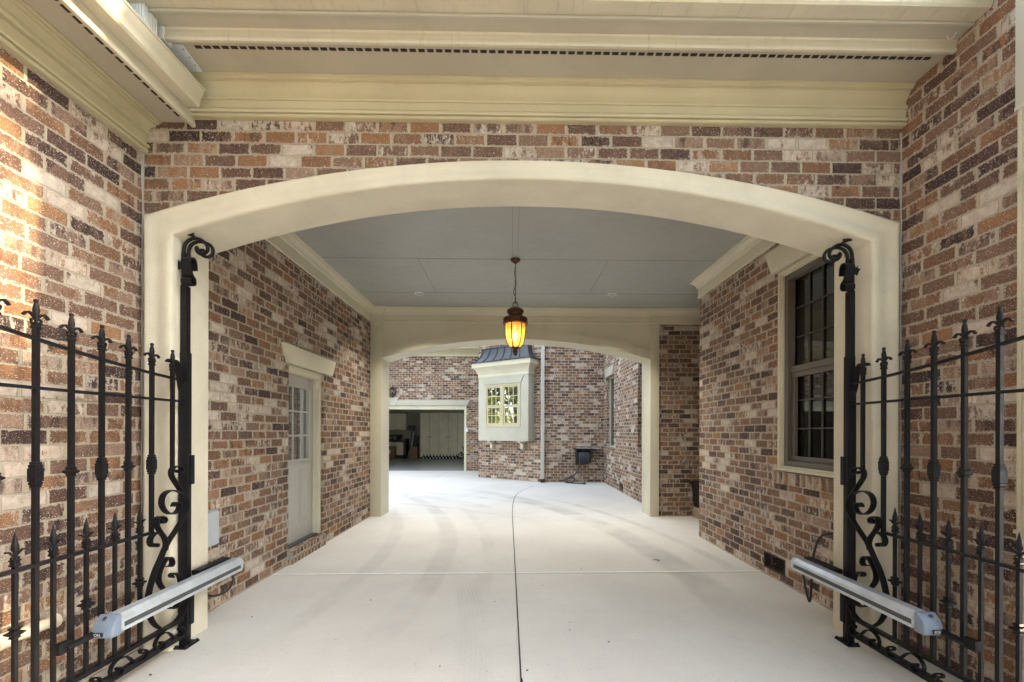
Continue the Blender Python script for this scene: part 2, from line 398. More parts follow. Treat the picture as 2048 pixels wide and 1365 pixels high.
def muntins(mb, s0, s1, z0, z1, cols, rows, w, d0, d1):
    for i in range(1, cols):
        s_ = s0+(s1-s0)*i/cols; mb.box(s_-w/2, s_+w/2, d0, d1, z0, z1)
    for j in range(1, rows):
        z = z0+(z1-z0)*j/rows; mb.box(s0, s1, d0+.001, d1-.001, z-w/2, z+w/2)
    return mb

# ================================================================== GROUND
lawn = struct(MB().box(-150, 150, -150, 150, -.25, -.06).build('lawn', 'lawn'))
drive = struct(MB().box(-17, 9.5, -13, 15.2, -.055, 0).build('driveway', 'concrete'))
pts = spline([(.063, -12), (.061, 1.0), (.055, 2.35), (.038, 4.1), (.025, 5.6), (.012, 6.9), (.012, 7.6), (.03, 8.4), (.075, 9.15), (.17, 9.75), (.36, 10.4), (.58, 10.95)], 8)
mb = MB()
for a, b in zip(pts, pts[1:]):
    n = Vector((b[1]-a[1], a[0]-b[0])).normalized()*.0045
    mb.add([(a[0]+n.x, a[1]+n.y, .004), (b[0]+n.x, b[1]+n.y, .004), (b[0]-n.x, b[1]-n.y, .004), (a[0]-n.x, a[1]-n.y, .004)], [(0, 1, 2, 3)])
struct(mb.build('expansion_joint', 'joint_dark', drive))
mb = MB(); mb.add([(-2.32, 4.118, .004), (2.5, 4.2, .004), (2.5, 4.232, .004), (-2.32, 4.150, .004)], [(0, 1, 2, 3)])
a, b = at(773, 1022, Z=0), at(904, 944.5, Z=0); mb.add([(a.x-.008, a.y, .004), (a.x+.006, a.y, .004), (b.x+.006, b.y, .004), (b.x-.008, b.y, .004)], [(0, 1, 2, 3)])
mb.add([(-2.1, 7.05, .004), (4.5, 7.05, .004), (4.5, 7.057, .004), (-2.1, 7.057, .004)], [(0, 1, 2, 3)])
mb.add([(2.25, 5.7, .004), (2.9, 5.35, .004), (2.9, 5.36, .004), (2.25, 5.71, .004)], [(0, 1, 2, 3)])
struct(mb.build('control_joint', 'joint_light', drive))

# ================================================================== PORCH FRONT
CXA = .0875
def arc(w, spring, rise, n):
    Rr = (w*w+rise*rise)/(2*rise); th = math.asin(w/Rr)
    return [(CXA+Rr*math.sin(-th+2*th*i/n), spring+rise-Rr+Rr*math.cos(-th+2*th*i/n)) for i in range(n+1)]
NA = 40
ain = arc(2.2375, 2.63, .375, NA); aout = arc(2.42, 2.755, .375, NA)
wall = thing('brick_wall', 'brick wall pierced by the wide cream arch, facing the open gates', 'wall', (CXA, YF, 0))
mb = MB()
for y, ar, lo in ((YF, aout, .03), (3.03, ain, -.03)):
    for (x0, z0), (x1, z1) in zip(ar, ar[1:]): mb.add([(x0, y, z0-lo), (x1, y, z1-lo), (x1, y, 3.62), (x0, y, 3.62)], [(0, 1, 2, 3)])
    for xa, xb in ((XL-.01, ar[0][0]+lo), (ar[-1][0]-lo, XR+.01)):
        if xa < 0: mb.add([(xa, y, 0), (xb, y, 0), (xb, y, ar[0][1]), (ar[0][0], y, ar[0][1]), (ar[0][0], y, 3.62), (xa, y, 3.62)], [(0, 1, 2, 3, 4, 5)])
        else: mb.add([(xa, y, 0), (xb, y, 0), (xb, y, 3.62), (ar[-1][0], y, 3.62), (ar[-1][0], y, ar[-1][1]), (xa, y, ar[-1][1])], [(0, 1, 2, 3, 4, 5)])
mb.build('brickwork', 'brick', wall)
stn = [((-2.15, 0), (-2.33, 0)), ((-2.15, 1.3), (-2.33, 1.3)), ((-2.15, 2.45), (-2.33, 2.5))]+list(zip(ain, aout))+[((2.325, 2.45), (2.505, 2.5)), ((2.325, 1.3), (2.505, 1.3)), ((2.325, 0), (2.505, 0))]
prof = [(0, 3.02), (0, 2.718), (.008, 2.706), (.03, 2.697), (.07, 2.693), (.2, 2.690), (.38, 2.697), (.55, 2.701), (.7, 2.696), (.84, 2.687), (.92, 2.688), (.97, 2.698), (1, 2.725), (1, 3.02)]
mb = MB(); n = len(prof)
vs = [(i[0]+(o[0]-i[0])*f, y, i[1]+(o[1]-i[1])*f) for i, o in stn for f, y in prof]
mb.add(vs, [(i*n+k, i*n+(k+1) % n, (i+1)*n+(k+1) % n, (i+1)*n+k) for i in range(len(stn)-1) for k in range(n)])
mb.build('arch_surround', 'stucco', wall, 50)
mb = MB()      # mortar fillets where the wall meets its neighbours
for x, sg in ((XL, 1), (XR, -1)):
    mb.tube([(x+sg*.004+.003*math.sin(k*1.7), YF-.004, k*.12) for k in range(29)], [.007+.003*math.sin(k*2.3)+.002*math.sin(k*5.1) for k in range(29)], 6)
mb.build('mortar_fillet', 'mortar', wall)
mb = MB()
for x, y in ((395, 365), (1672, 378), (1071, 300)):
    p = at(x, y, Y=YF-.004); mb.tube([(p.x, YF+.01, p.z+.01), (p.x, YF-.02, p.z+.008), (p.x, YF-.026, p.z-.005), (p.x+.004, YF-.02, p.z-.016)], .0025, 5)
mb.build('nail_hook', 'black', wall)

# front eave
FE0 = -2.0
eave = thing('eave', 'long boxed cream eave over the arch, closed at one end by a white cap', 'eave', (CXA, YF, 3.37))
alongX = lambda a, p, q: (a, p, q)
MB().prism([(2.74, 3.388), (2.708, 3.388), (2.700, 3.392), (2.700, 3.404), (2.712, 3.406), (2.712, 3.412), (2.697, 3.414), (2.694, 3.420), (2.694, 3.432), (2.712, 3.4345), (2.712, 3.442), (2.706, 3.444), (2.706, 3.492), (2.74, 3.492)], alongX, -2.06, XR).build('frieze_board', 'cream', eave, 20)
MB().prism([(2.74, 3.4925), (2.698, 3.4925), (2.692, 3.497), (2.692, 3.510), (2.706, 3.513), (2.706, 3.520), (2.703, 3.545), (2.692, 3.568), (2.672, 3.582), (2.672, 3.590), (2.655, 3.592), (2.652, 3.600), (2.640, 3.604), (2.640, 3.6145), (2.74, 3.6145)], alongX, -2.06, XR).build('crown_moulding', 'cream', eave, 30)
MB().box(FE0, XR, 2.415, 2.74, 3.615, 3.63).build('soffit', 'taupe_soffit', eave)
mb = MB(); x = FE0+.16; i = 0
while x < XR-.09:
    mb.box(x, x+.037, 2.462, 2.479, 3.6115, 3.6155)
    x += .0515; i += 1
mb.build('soffit_vent', 'vent_dark', eave)
MB().prism([(2.4148, 3.588), (2.398, 3.588), (2.392, 3.594), (2.392, 3.605), (2.398, 3.615), (2.398, 3.645), (2.392, 3.654), (2.4148, 3.654)], alongX, FE0+.045, XR).build('fascia', 'cream_dirty', eave, 30)
MB().box(FE0, FE0+.0448, 2.388, 2.45, 3.584, 3.656).build('end_cap', 'white', eave, bevel=.003)
MB().box(-2.2, XR, 2.296, 2.74, 3.6545, 3.67).build('upper_soffit', 'taupe_soffit', eave)
mb = MB()
p_ = [at(327, 88, Z=3.6125), at(366, 91, Z=3.6125), at(410, 151, Z=3.6125), at(380, 151, Z=3.6125), at(350, 118, Z=3.6125)]
mb.add([(p.x, p.y, 3.6120) for p in p_]+[(p.x, p.y, 3.6148) for p in p_], [(0, 1, 2, 3, 4), (5, 6, 7, 8, 9)]+[(i, (i+1) % 5, 5+(i+1) % 5, 5+i) for i in range(5)])
fl = mb.build('corner_flashing', 'white', eave)
for f in (.12, .38, .64, .92): q = p_[1].lerp(p_[2], f); MB().lathe([(.004, 3.6105), (.004, 3.613)], (q.x-.014, q.y), 8).build('screw', 'black', fl)
KG = [(0, 0), (.078, 0), (.088, .012), (.088, .035), (.096, .055), (.11, .075), (.115, .098), (.121, .101), (.121, .112), (.112, .112), (.104, .085), (.082, .05), (.075, .006), (.006, .006), (.006, .112), (0, .112)]
gut = thing('gutter', 'long streaked gutter across the top, above the arch wall', 'gutter', (CXA, 2.33, 3.66))
MB().prism(KG, lambda a, p, q: (a, 2.295-p, 3.662+q), -2.3, XR-.003).build('trough', 'cream_dirty', gut, 25)
MB().prism([(0, 0), (.012, 0), (.012, .012), (0, .012)], lambda a, p, q: (a, 2.303-p, 3.6425+q), -2.1, XR-.01).build('drip_edge', 'pale', gut)
g2 = thing('downspout', 'short ribbed white downspout linking the upper gutter to the lower one', 'downspout', (-2.0, 2.3, 3.5))
mb = MB()
for k in range(6): mb.box(-2.055+k*.0165, -2.055+k*.0165+.012, 2.272, 2.278, 3.46, 3.662)
for k in range(5): mb.box(-1.966, -1.9605, 2.285+k*.0145, 2.295+k*.0145, 3.46, 3.662)
mb.box(-2.058, -1.965, 2.277, 2.36, 3.46, 3.665).build('pipe', 'white', g2)
mb = MB(); p = [(1937, 12), (1906, 76), (1893, 71)]; q = [at(1952, 2, Y=2.24), at(1905, 76, Y=2.37), at(1892, 70, Y=2.37)]
tag(mb.tube(spline([tuple(v) for v in q], 3), .0022, 5).build('loose_wire', 'white'), 'thin white wire dangling from the end of the upper gutter', 'wire')

# left house wall, eave and gutter
wl = thing('brick_wall', 'brick wall beside the open gate leaf, patched with warm sunlight', 'wall', (XL, 0, 0))
mb, tf, L = wall_mesh((XL, -5), (XL, YF+.02), 0, 3.42, .28); mb.build('brickwork', 'brick', wl)
ev = thing('eave', 'cream eave with a vented soffit above the sunlit brick wall', 'eave', (XL, 0, 3.17))
alongY = lambda a, p, q: (XL+p, a, q)
MB().prism([(0, 3.172), (.030, 3.172), (.036, 3.176), (.036, 3.190), (.024, 3.192), (.024, 3.199), (.040, 3.201), (.044, 3.207), (.044, 3.217), (.022, 3.2195), (.022, 3.285), (0, 3.285)], alongY, -5, 2.7395).build('frieze_board', 'cream', ev, 20)
MB().prism([(0, 3.2855), (.050, 3.2855), (.056, 3.290), (.056, 3.302), (.040, 3.305), (.042, 3.318), (.058, 3.334), (.084, 3.343), (.084, 3.350), (.104, 3.352), (.104, 3.3595), (.122, 3.361), (.122, 3.3695), (0, 3.3695)], alongY, -5, 2.7395).build('crown_moulding', 'cream', ev, 30)
MB().box(XL, -2.055, -5, 2.7395, 3.37, 3.385).build('soffit', 'taupe_soffit', ev)
mb = MB(); y = 1.5
while y < 2.66:
    mb.box(-2.106, -2.088, y, y+.037, 3.3665, 3.3705)
    y += .0545
mb.build('soffit_vent', 'vent_dark', ev)
MB().prism([(.3152, 3.335), (.334, 3.335), (.338, 3.342), (.338, 3.36), (.332, 3.372), (.332, 3.42), (.3152, 3.42)], alongY, -5, 2.735).build('fascia', 'cream_dirty', ev, 30)
gl = thing('gutter', 'lower cream gutter running toward the arch above the sunlit brick wall', 'gutter', (-2.03, 0, 3.41))
MB().prism([(p*.95, q) for p, q in KG], lambda a, p, q: (-2.036+p, a, 3.412+q), -5, 2.66).build('trough', 'cream_dirty', gl, 25)
MB().prism([(p*.95, q) for p, q in KG[:10]]+[(0, .112)], lambda a, p, q: (-2.036+p, a, 3.412+q), 2.6605, 2.664).build('end_cap', 'cream_dirty', gl)

# right house block
wr = thing('brick_wall', 'tall brick wall with a downspout, behind the mossy gate leaf', 'wall', (XR, 2, 0))
mb, tf, L = wall_mesh((XR, YF+.02), (XR, WEND), 0, 7.5, .28) if 'WEND' in globals() else wall_mesh((XR, YF+.02), (XR, 1.8), 0, 7.5, .28)
mb.build('brickwork', 'brick', wr)
mb, tf, L = wall_mesh((XR+.285, 1.8), (9, 1.8), 0, 7.5, .28); mb.build('end_brickwork', 'brick', wr)
mb, tf, L = wall_mesh((9, 1.8), (9, 23), 0, 7.5, .28); mb.build('sun_block_brickwork', 'brick', wr)  # unseen wall added to keep sun out of the courtyard
ds = thing('downspout', 'ribbed cream downspout fixed to the tall brick wall at the edge of the picture', 'downspout', (2.5, 2.03, 0))
mb = MB(); mb.box(2.482, 2.548, 1.955, 2.044, .1, 3.0)
for k in range(4): mb.box(2.478, 2.4825, 1.96+k*.021, 1.973+k*.021, .1, 3.0)
for k in range(3): mb.box(2.487+k*.021, 2.5+k*.021, 2.0435, 2.047, .1, 3.0)
pp = mb.build('pipe', 'cream_dirty', ds)
mb = MB(); mb.box(2.476, 2.549, 1.95, 2.049, 3.0, 6)
mb.build('upper_pipe', 'pale', ds)
for z in (.42, .9, 2.98): MB().box(2.474, 2.5495, 1.948, 2.051, z, z+.018).build('strap', 'cream_dirty', ds)

roof = thing('roof', 'blue grey shingle roof over the arch, just above the upper gutter', 'roof', (0, 4.9, 3.75))
MB().prism([(2.20, 3.78), (4.95, 5.7), (7.7, 3.775), (7.6, 3.72), (2.30, 3.72)], alongX, -6, XR+.002).build('shingles', 'shingle', roof)
MB().prism([(-1.97, 3.51), (-6.0, 5.6), (-6.0, 5.4), (-2.05, 3.43)], lambda a, p, q: (p, a, q), -5, 2.3).build('lower_shingles', 'shingle', roof)
MB().prism([(XR-.02, 7.5), (5.8, 10.8), (9.1, 7.5)], lambda a, p, q: (p, a, q), 1.8, 23).build('shading_shingles', 'shingle', roof)  # unseen house roof, ridge height set to keep the courtyard in shade

# ================================================================== PORCH INSIDE
ceil = thing('ceiling', 'flat grey panelled porch ceiling above the hanging lantern', 'ceiling', (0, 5, 3.43))
MB().box(-2.4, 4.7, YF+.005, 7.6, 3.43, 3.47).build('panel', 'ceil', ceil)
M['ceil_joint'] = simple('ceiling_joint', (.25, .24, .21), .8)
mb = MB()
for Y in (3.76, 4.98, 6.195): mb.box(-2.23, 4.6, Y-.003, Y+.003, 3.4275, 3.4305)
for X in (-1.115, 1.13): mb.box(X-.003, X+.003, 4.984, 6.191, 3.4275, 3.4305)
for X in (.0, .058): mb.box(X-.0025, X+.0025, 3.03, 4.976, 3.4275, 3.4305)
mb.box(-.01, -.005, 6.2, 6.88, 3.4275, 3.4305)
mb.build('panel_joint', 'ceil_joint', ceil)
CR = [(0, 3.19), (.018, 3.19), (.022, 3.198), (.022, 3.215), (.016, 3.222), (.016, 3.318), (.03, 3.325), (.034, 3.345), (.05, 3.372), (.072, 3.388), (.078, 3.405), (.09, 3.41), (.094, 3.4275), (0, 3.4275)]
mould(MB(), [(XLI, 3.035), (XLI, 6.954)], CR).build('crown_moulding', 'trim', ceil, 30)
mould(MB(), [(4.6, 5.62), (XRI, 5.62), (XRI, 3.035)], CR).build('crown_moulding', 'trim', ceil, 30)
for k, (px, py) in enumerate(((838, 587), (1224, 589))):
    p = at(px, py, Z=3.43)
    o = thing('recessed_light', ('small recessed ceiling light nearer the wall with the door', 'small recessed ceiling light nearer the wall with the tall window')[k], 'ceiling light', (p.x, p.y, 3.43))
    MB().lathe([(.062, 3.4295), (.066, 3.424), (.058, 3.420), (.05, 3.4215), (.05, 3.4295)], (p.x, p.y), 24).build('trim_ring', 'white', o)
    al = bpy.data.lights.new('recessed_fill', 'AREA'); al.shape = 'DISK'; al.size = .085; al.energy = 2.3; al.spread = R(105); al.color = (1, .93, .82)  # added glow to lift the porch floor; fittings not clearly lit
    ao = bpy.data.objects.new('recessed_fill', al); C.objects.link(ao); ao.location = (0, 0, -.012); ao.parent = o
    MB().lathe([(.0495, 3.4292), (.044, 3.425), (.02, 3.4225), (.001, 3.422)], (p.x, p.y), 24).build('lens', 'chrome', o)

# wall with the door
wd = thing('brick_wall', 'brick porch wall with a grey half glazed door', 'wall', (XLI, 5, 0))
DY0, DY1 = 4.43, 5.25
mb, tf, L = wall_mesh((XLI, 3.035), (XLI, 7.4), 0, 3.43, .25, [(DY0-3.035, DY1-3.035, .0, 2.10)]); mb.build('brickwork', 'brick', wd)
tfD = lambda s_, d, z: (XLI+d, s_, z)           # s = world Y here
mb = MB(tfD); mb.box(DY0+.0, DY1-.0, -.2, .035, -.01, .062); y = DY0+.004; 
for k in range(11): mb.box(DY0+.004+k*.0745, DY0+.004+k*.0745+.062, -.115, .045, .062, .138)
mb.build('step_bricks', 'brick_end', wd)
MB(tfD).box(DY0+.002, DY1-.002, -.2, .0385, .055, .131).build('step_mortar', 'mortar', wd)
MB(tfD).box(DY0+.05, DY1-.045, -.19, -.045, .1385, .158).build('threshold', 'slot', wd)
lintel(tfD, 4.375, 5.405, 2.095, 2.288, .105, .045).build('lintel', 'trim', wd, bevel=.004)
fr = MB(tfD); fr.box(DY1-.058, DY1-.001, -.16, -.03, .14, 2.099); fr.box(DY0+.001, DY0+.05, -.16, -.03, .14, 2.099); fr.box(DY0+.05, DY1-.058, -.16, -.03, 2.03, 2.099)
fr.box(DY0+.05, DY1-.058, -.16, -.055, 2.018, 2.03); fr.box(DY1-.068, DY1-.058, -.16, -.055, .14, 2.03)
fr.build('door_frame', 'trim', wd, bevel=.003)
GX0, GX1, GZ0, GZ1 = 4.52, 5.05, 1.075, 1.885
mb = MB(tfD); a0, a1 = DY0+.052, DY1-.07
mb.box(a0, GX0, -.145, -.1, .16, 2.016); mb.box(GX1, a1, -.145, -.1, .16, 2.016); mb.box(GX0, GX1, -.145, -.1, GZ1, 2.016); mb.box(GX0, GX1, -.145, -.1, .16, GZ0)
for c in (GX0+.12, GX1-.12):
    for zz in ((.36, .96),):
        mb.prism([(c-.10, zz[0]), (c+.10, zz[0]), (c+.10, zz[1]), (c-.10, zz[1])], lambda a, p, q: (c+(p-c)*a[1], a[0], (zz[0]+zz[1])/2+(q-(zz[0]+zz[1])/2)*(1-(1-a[1])*.35)), (-.1002, 1), (-.092, .86))
        mb.prism([(c-.062, zz[0]+.05), (c+.062, zz[0]+.05), (c+.062, zz[1]-.05), (c-.062, zz[1]-.05)], lambda a, p, q: (p, a, q), -.093, -.086)
door = mb.build('door', 'door', wd, bevel=.002)
g_ = rect_frame(MB(tfD), GX0-.025, GX1+.025, GZ0-.025, GZ1+.025, .028, -.1, -.088); muntins(g_, GX0, GX1, GZ0, GZ1, 3, 3, .02, -.1, -.09)
g_.build('glazing_bar', 'door', door)
MB(tfD).box(GX0-.003, GX1+.003, -.125, -.118, GZ0-.003, GZ1+.003).build('pane', 'mirror', door)
MB(tfD).box(DY0-.05, DY1+.05, -.30, -.2605, 0, 2.2).build('backing', 'hole', wd)
cb = thing('control_box', 'grey white control box on the brick wall just inside the arch', 'control box', (XLI+.05, 3.15, .53))
MB(tfD).box(3.06, 3.245, .004, .095, .535, .795).build('enclosure', 'box_grey', cb, bevel=.008)
MB(tfD).box(3.068, 3.237, .0955, .107, .542, .788).build('cover', 'box_grey', cb, bevel=.006)
MB().tube(spline([(XLI+.04, 3.13, .54), (XLI+.04, 3.13, .40), (XLI+.05, 3.11, .33), (XLI+.09, 3.07, .29)], 5), .012, 8).build('conduit', 'white', cb)

# wall with the window
ww = thing('brick_wall', 'brick porch wall with a tall dark sash window', 'wall', (XRI, 4.5, 0))
WY0, WY1, WZ0, WZ1 = 3.06, 3.957, 1.035, 2.90
tfW = lambda s_, d, z: (XRI-d, s_, z)
mb, _, L = wall_mesh((XRI, 5.62), (XRI, 3.035), 0, 3.43, .25, [(5.62-WY1, 5.62-WY0, WZ0-.0, WZ1), (5.62-4.165, 5.62-3.835, .065, .225)]); mb.build('brickwork', 'brick', ww)
mb, _, L = wall_mesh((4.6, 5.62), (XRI+.2505, 5.62), 0, 3.43, .2); mb.build('return_brickwork', 'brick', ww)
lintel(tfW, WY0-.12, WY1+.03, WZ1, 3.125, .105, .05).build('lintel', 'trim', ww, bevel=.004)
mb = MB(tfW); k = 0; y = WY1+.06
while y > WY0-.1:
    mb.box(y-.064, y, -.06, .032, WZ0-.115, WZ0-.002); y -= .0745
mb.build('sill_bricks', 'brick_end', ww)
MB(tfW).box(WY0-.12, WY1+.058, -.06, .026, WZ0-.112, WZ0-.008).build('sill_mortar', 'mortar', ww)
mb = rect_frame(MB(tfW), WY0+.002, WY1-.002, WZ0+.002, WZ1-.002, .05, -.10, -.012); rect_frame(mb, WY0+.006, WY1-.006, WZ0+.006, WZ1-.006, .028, -.03, .006)
wf = mb.build('window_frame', 'trim', ww, bevel=.003)
mb = rect_frame(MB(tfW), WY0+.052, WY1-.052, WZ0+.052, WZ1-.052, .05, -.098, -.03)
mb.box(WY0+.1, WY1-.1, -.098, -.05, 1.945, 2.0)
rect_frame(mb, WY0+.10, WY1-.10, WZ0+.10, 1.945, .045, -.096, -.062)
mb.build('sash', 'taupe', wf, bevel=.002)
M['muntin'] = paint('muntin_paint', (.062, .055, .044), .6)
mb = MB(tfW); muntins(mb, WY0+.12, WY1-.12, 2.0, WZ1-.1, 4, 3, .011, -.104, -.092); muntins(mb, WY0+.14, WY1-.14, WZ0+.14, 1.945, 4, 3, .011, -.104, -.092)
mb.build('glazing_bar', 'muntin', wf)
MB(tfW).box(WY0+.06, WY1-.06, -.112, -.108, WZ0+.06, WZ1-.06).build('pane', 'glass', wf)
mb = MB(tfW); z = WZ1-.08
while z > 2.42: mb.box(WY0+.1, WY1-.1, -.165, -.14, z, z+.004); z -= .022
mb.box(WY0+.1, WY1-.1, -.168, -.14, 2.40, 2.42)
mb.build('blind', 'blind', wf)
MB(tfW).box(WY0-.05, WY1+.05, -.36, -.32, WZ0-.05, WZ1+.05).build('dark_room', 'dim_room', wf)
mb = MB(tfW); rect_frame(mb, 3.837, 4.163, .067, .223, .012, -.06, .004)
for k in range(5): mb.prism([(0, 0), (.03, .018), (.03, .022), (0, .004)], lambda a, p, q: (a, -.045+p*.9, .085+k*.026+q), 3.85, 4.15)
fv = mb.build('foundation_vent', 'vent', ww); MB(tfW).box(3.83, 4.17, -.2, -.12, .06, .23).build('void', 'hole', fv)

# far portal
pt = thing('archway', 'putty painted timber archway at the far end of the porch', 'archway', (.075, YFAR, 0))
for x0, x1 in ((-2.326, -2.145), (2.286, 2.436)):
    mb = MB(); mb.box(x0, x1, 6.96, 7.40, 0, 3.2); mb.box(x0-.0, x1+.006*(x0 > 0), 6.95, 7.405, 3.135, 3.186); mb.build('column', 'trim', pt, bevel=.004)
CXP = .0705
def arcp(w, spring, rise, n=32):
    Rr = (w*w+rise*rise)/(2*rise); th = math.asin(w/Rr)
    return [(CXP+Rr*math.sin(-th+2*th*i/n), spring+rise-Rr+Rr*math.cos(-th+2*th*i/n)) for i in range(n+1)]
bi = arcp(2.2155, 2.60, .325); bo = [(x, z+.155) for x, z in bi]
mb = MB(); n4 = [(6.965, 0), (6.965, 1), (7.40, 1), (7.40, 0)]
mb.add([(i[0], y, i[1]+(o[1]-i[1])*f) for i, o in zip(bi, bo) for y, f in n4], [(i*4+k, i*4+(k+1) % 4, i*4+4+(k+1) % 4, i*4+4+k) for i in range(32) for k in range(4)])
mb.build('arch_band', 'trim', pt, 30)
mb = MB()
for (x0, z0), (x1, z1) in zip(bo, bo[1:]):
    mb.add([(x, y, z) for y in (6.99, 7.38) for x, z in ((x0, z0-.02), (x1, z1-.02), (x1, 3.4295), (x0, 3.4295))], [(0, 1, 2, 3), (4, 5, 6, 7), (0, 1, 5, 4), (2, 3, 7, 6), (0, 3, 7, 4), (1, 2, 6, 5)])
mb.build('spandrel_panel', 'trim', pt)
mould(MB(), [(XLI+.0, 6.955), (-2.137, 6.955), (-2.137, 6.99), (2.282, 6.99), (2.282, 6.955), (4.6, 6.955)], CR).build('crown_moulding', 'trim', pt, 30)
MB().box(2.437, 4.6, 6.9552, 7.02, 3.19, 3.4298).build('header_board', 'trim', pt)
wb = thing('brick_wall', 'narrow shaded brick wall right of the far timber archway', 'wall', (3, 7, 0))
mb, _, L = wall_mesh((2.4365, 7.0), (4.6, 7.0), 0, 3.43, .38); mb.build('brickwork', 'brick', wb)
mb, _, L = wall_mesh((4.6, 7.4), (4.6, 5.5), 0, 3.43, .2); mb.build('side_brickwork', 'brick', wb)
pl = thing('planter', 'black tapered planter on a stone block, half hidden behind the brick corner', 'planter', (2.98, 6.85, 0))
MB().lathe([(.03, .17), (.10, .17), (.118, .40), (.135, .54), (.165, .545), (.165, .585), (.14, .588), (.125, .57), (.03, .56)], (3.115, 6.86), sq=True).build('pot', 'black', pl, 20, bevel=.004)
MB().lathe([(.12, 0), (.12, .15), (.11, .169)], (3.12, 6.86), sq=True).build('stone_base', 'stone', pl, 20, bevel=.006)

# ================================================================== GATES
GX, GC = -2.11, .06
def gate_parts(mir, mat, words):
    fx = (lambda x: 2*GC-x) if mir else (lambda x: x)
    tf = lambda x, y, z: (fx(x), y, z)
    moss = mat; mat = 'iron'
    t = thing('gate', words[0], 'gate', (fx(GX), 2.74, 0), 'wrought iron gate leaves')
    yz = lambda p, q, w: (GX+w, p, q)
    def bar(y, z0, z1, a): return MB(tf).box(GX-a/2, GX+a/2, y-a/2, y+a/2, z0, z1)
    def rail(name, f, y0, y1, w, h):
        k = 24; mb = MB(tf); ys = [y0+(y1-y0)*i/k for i in range(k+1)]
        mb.ribbon([(y, f(y)) for y in ys], yz, h, -w/2, w/2); return mb.build(name, moss, t)
    def finial_leaf(y, z, s, up):
        mb = MB(tf)
        for sg in (1, -1):
            pts = spline([(0, -.012*s), (.014*s, .004*s), (.028*s, .012*s+up*.004), (.040*s, .008*s+up*.012), (.050*s, -.004*s+up*.02)], 4)
            mb.ribbon([(y+sg*a, z+b) for a, b in pts], yz, .009*s, -.006*s, .006*s)
            pts = spline([(0, -.016*s), (.012*s, -.012*s), (.02*s, -.018*s), (.017*s, -.027*s)], 3)
            mb.ribbon([(y+sg*a, z+b) for a, b in pts], yz, .006*s, -.005*s, .005*s)
        return mb
    top = lambda y: 1.715+.055*(2.72-y)+.055*(2.72-y)**2
    rail('top_rail', top, .55, 2.7415, .022, .013)
    rail('rail', lambda y: 1.58, .55, 2.7415, .022, .014); rail('rail', lambda y: .795, .55, 2.508, .022, .016)
    rail('bottom_rail', lambda y: .187, .55, 2.7415, .026, .022); rail('bottom_rail', lambda y: .086, .55, 2.7415, .032, .034)
    MB(tf).box(-2.140, -2.082, 2.742, 2.757, .068, 1.775).build('stile', mat, t, bevel=.002)
    MB(tf).box(GX-.015, GX+.015, .52, .5495, .068, top(.55)+.02).build('meeting_stile', mat, t)
    for k in range(14):
        y = 2.655-.1507*k; tp = top(y)+.045
        b = bar(y, 1.165 if k == 0 else .796 if k == 1 else .19, tp+.004, .0185).build('bar', mat, t)
        mb = MB(tf); c = (GX, y)
        mb.lathe([(.0108, tp), (.0132, tp+.003), (.0132, tp+.008), (.0108, tp+.011), (.0108, tp+.019), (.0132, tp+.022), (.0132, tp+.027), (.0085, tp+.029)], c, sq=True)
        mb.lathe([(.007, tp+.029), (.008, tp+.05), (.0125, tp+.075), (.0125, tp+.085), (.0095, tp+.105), (.006, tp+.115), (.0085, tp+.119), (.0095, tp+.124), (.0085, tp+.129), (.003, tp+.132)], c, 10)
        f_ = finial_leaf(y, tp+.055, 1., 0); mb.v += f_.v; o = len(mb.v)-len(f_.v); mb.f += [tuple(i+o for i in f) for f in f_.f]
        mb.build('finial', mat, b)
        if k == 0: continue
        z = 1.195; mb = MB(tf)
        if k % 2:
            mb.lathe([(.0098, z-.058), (.0135, z-.056), (.0135, z-.05), (.0112, z-.048), (.0158, z-.043), (.0158, z-.036), (.0140, z-.032), (.0178, z-.028), (.0178, z+.028), (.0140, z+.032), (.0158, z+.036), (.0158, z+.043), (.0112, z+.048), (.0135, z+.05), (.0135, z+.056), (.0098, z+.058)], c, sq=True)
        else:
            mb.lathe([(.0098, z-.024), (.0135, z-.02), (.012, z-.012), (.0215, z-.003), (.0215, z+.003), (.012, z+.012), (.0152, z+.019), (.0098, z+.026)], c, sq=True)
        mb.build('knuckle', mat if k % 2 else moss, b)
    for j in range(13):
        y = 2.4275-.1507*j; z = .812
        b = bar(y, .19, z+.004, .0145).build('short_bar', mat, t); mb = MB(tf); c = (GX, y)
        mb.lathe([(.010, z), (.013, z+.003), (.013, z+.009), (.0105, z+.012), (.0105, z+.021), (.013, z+.024), (.013, z+.03), (.006, z+.032)], c, sq=True)
        mb.lathe([(.005, z+.03), (.006, z+.06), (.0135, z+.074), (.012, z+.09), (.0065, z+.12), (.001, z+.147)], c, 8)
        f_ = finial_leaf(y, z+.05, .72, 1); o = len(mb.v); mb.v += f_.v; mb.f += [tuple(i+o for i in f) for f in f_.f]
        mb.build('finial', mat, b)
        if j % 2 == 0:
            z = .531
            MB(tf).lathe([(.008, z-.026), (.014, z-.022), (.011, z-.014), (.023, z-.004), (.023, z+.002), (.010, z+.01), (.016, z+.02), (.008, z+.026)], c, sq=True).build('knuckle', mat, b)
    # scrollwork beside the stile, surveyed on the leaf's plane
    def sv(org, sc, pts, k=6): return spline([(lambda v: (v.y, v.z))(at(org[0]+a/sc, org[1]+b/sc, X=GX+.034)) for a, b in pts], k)
    A, B = ((280, 900), 6.5), ((280, 1080), 6.5)
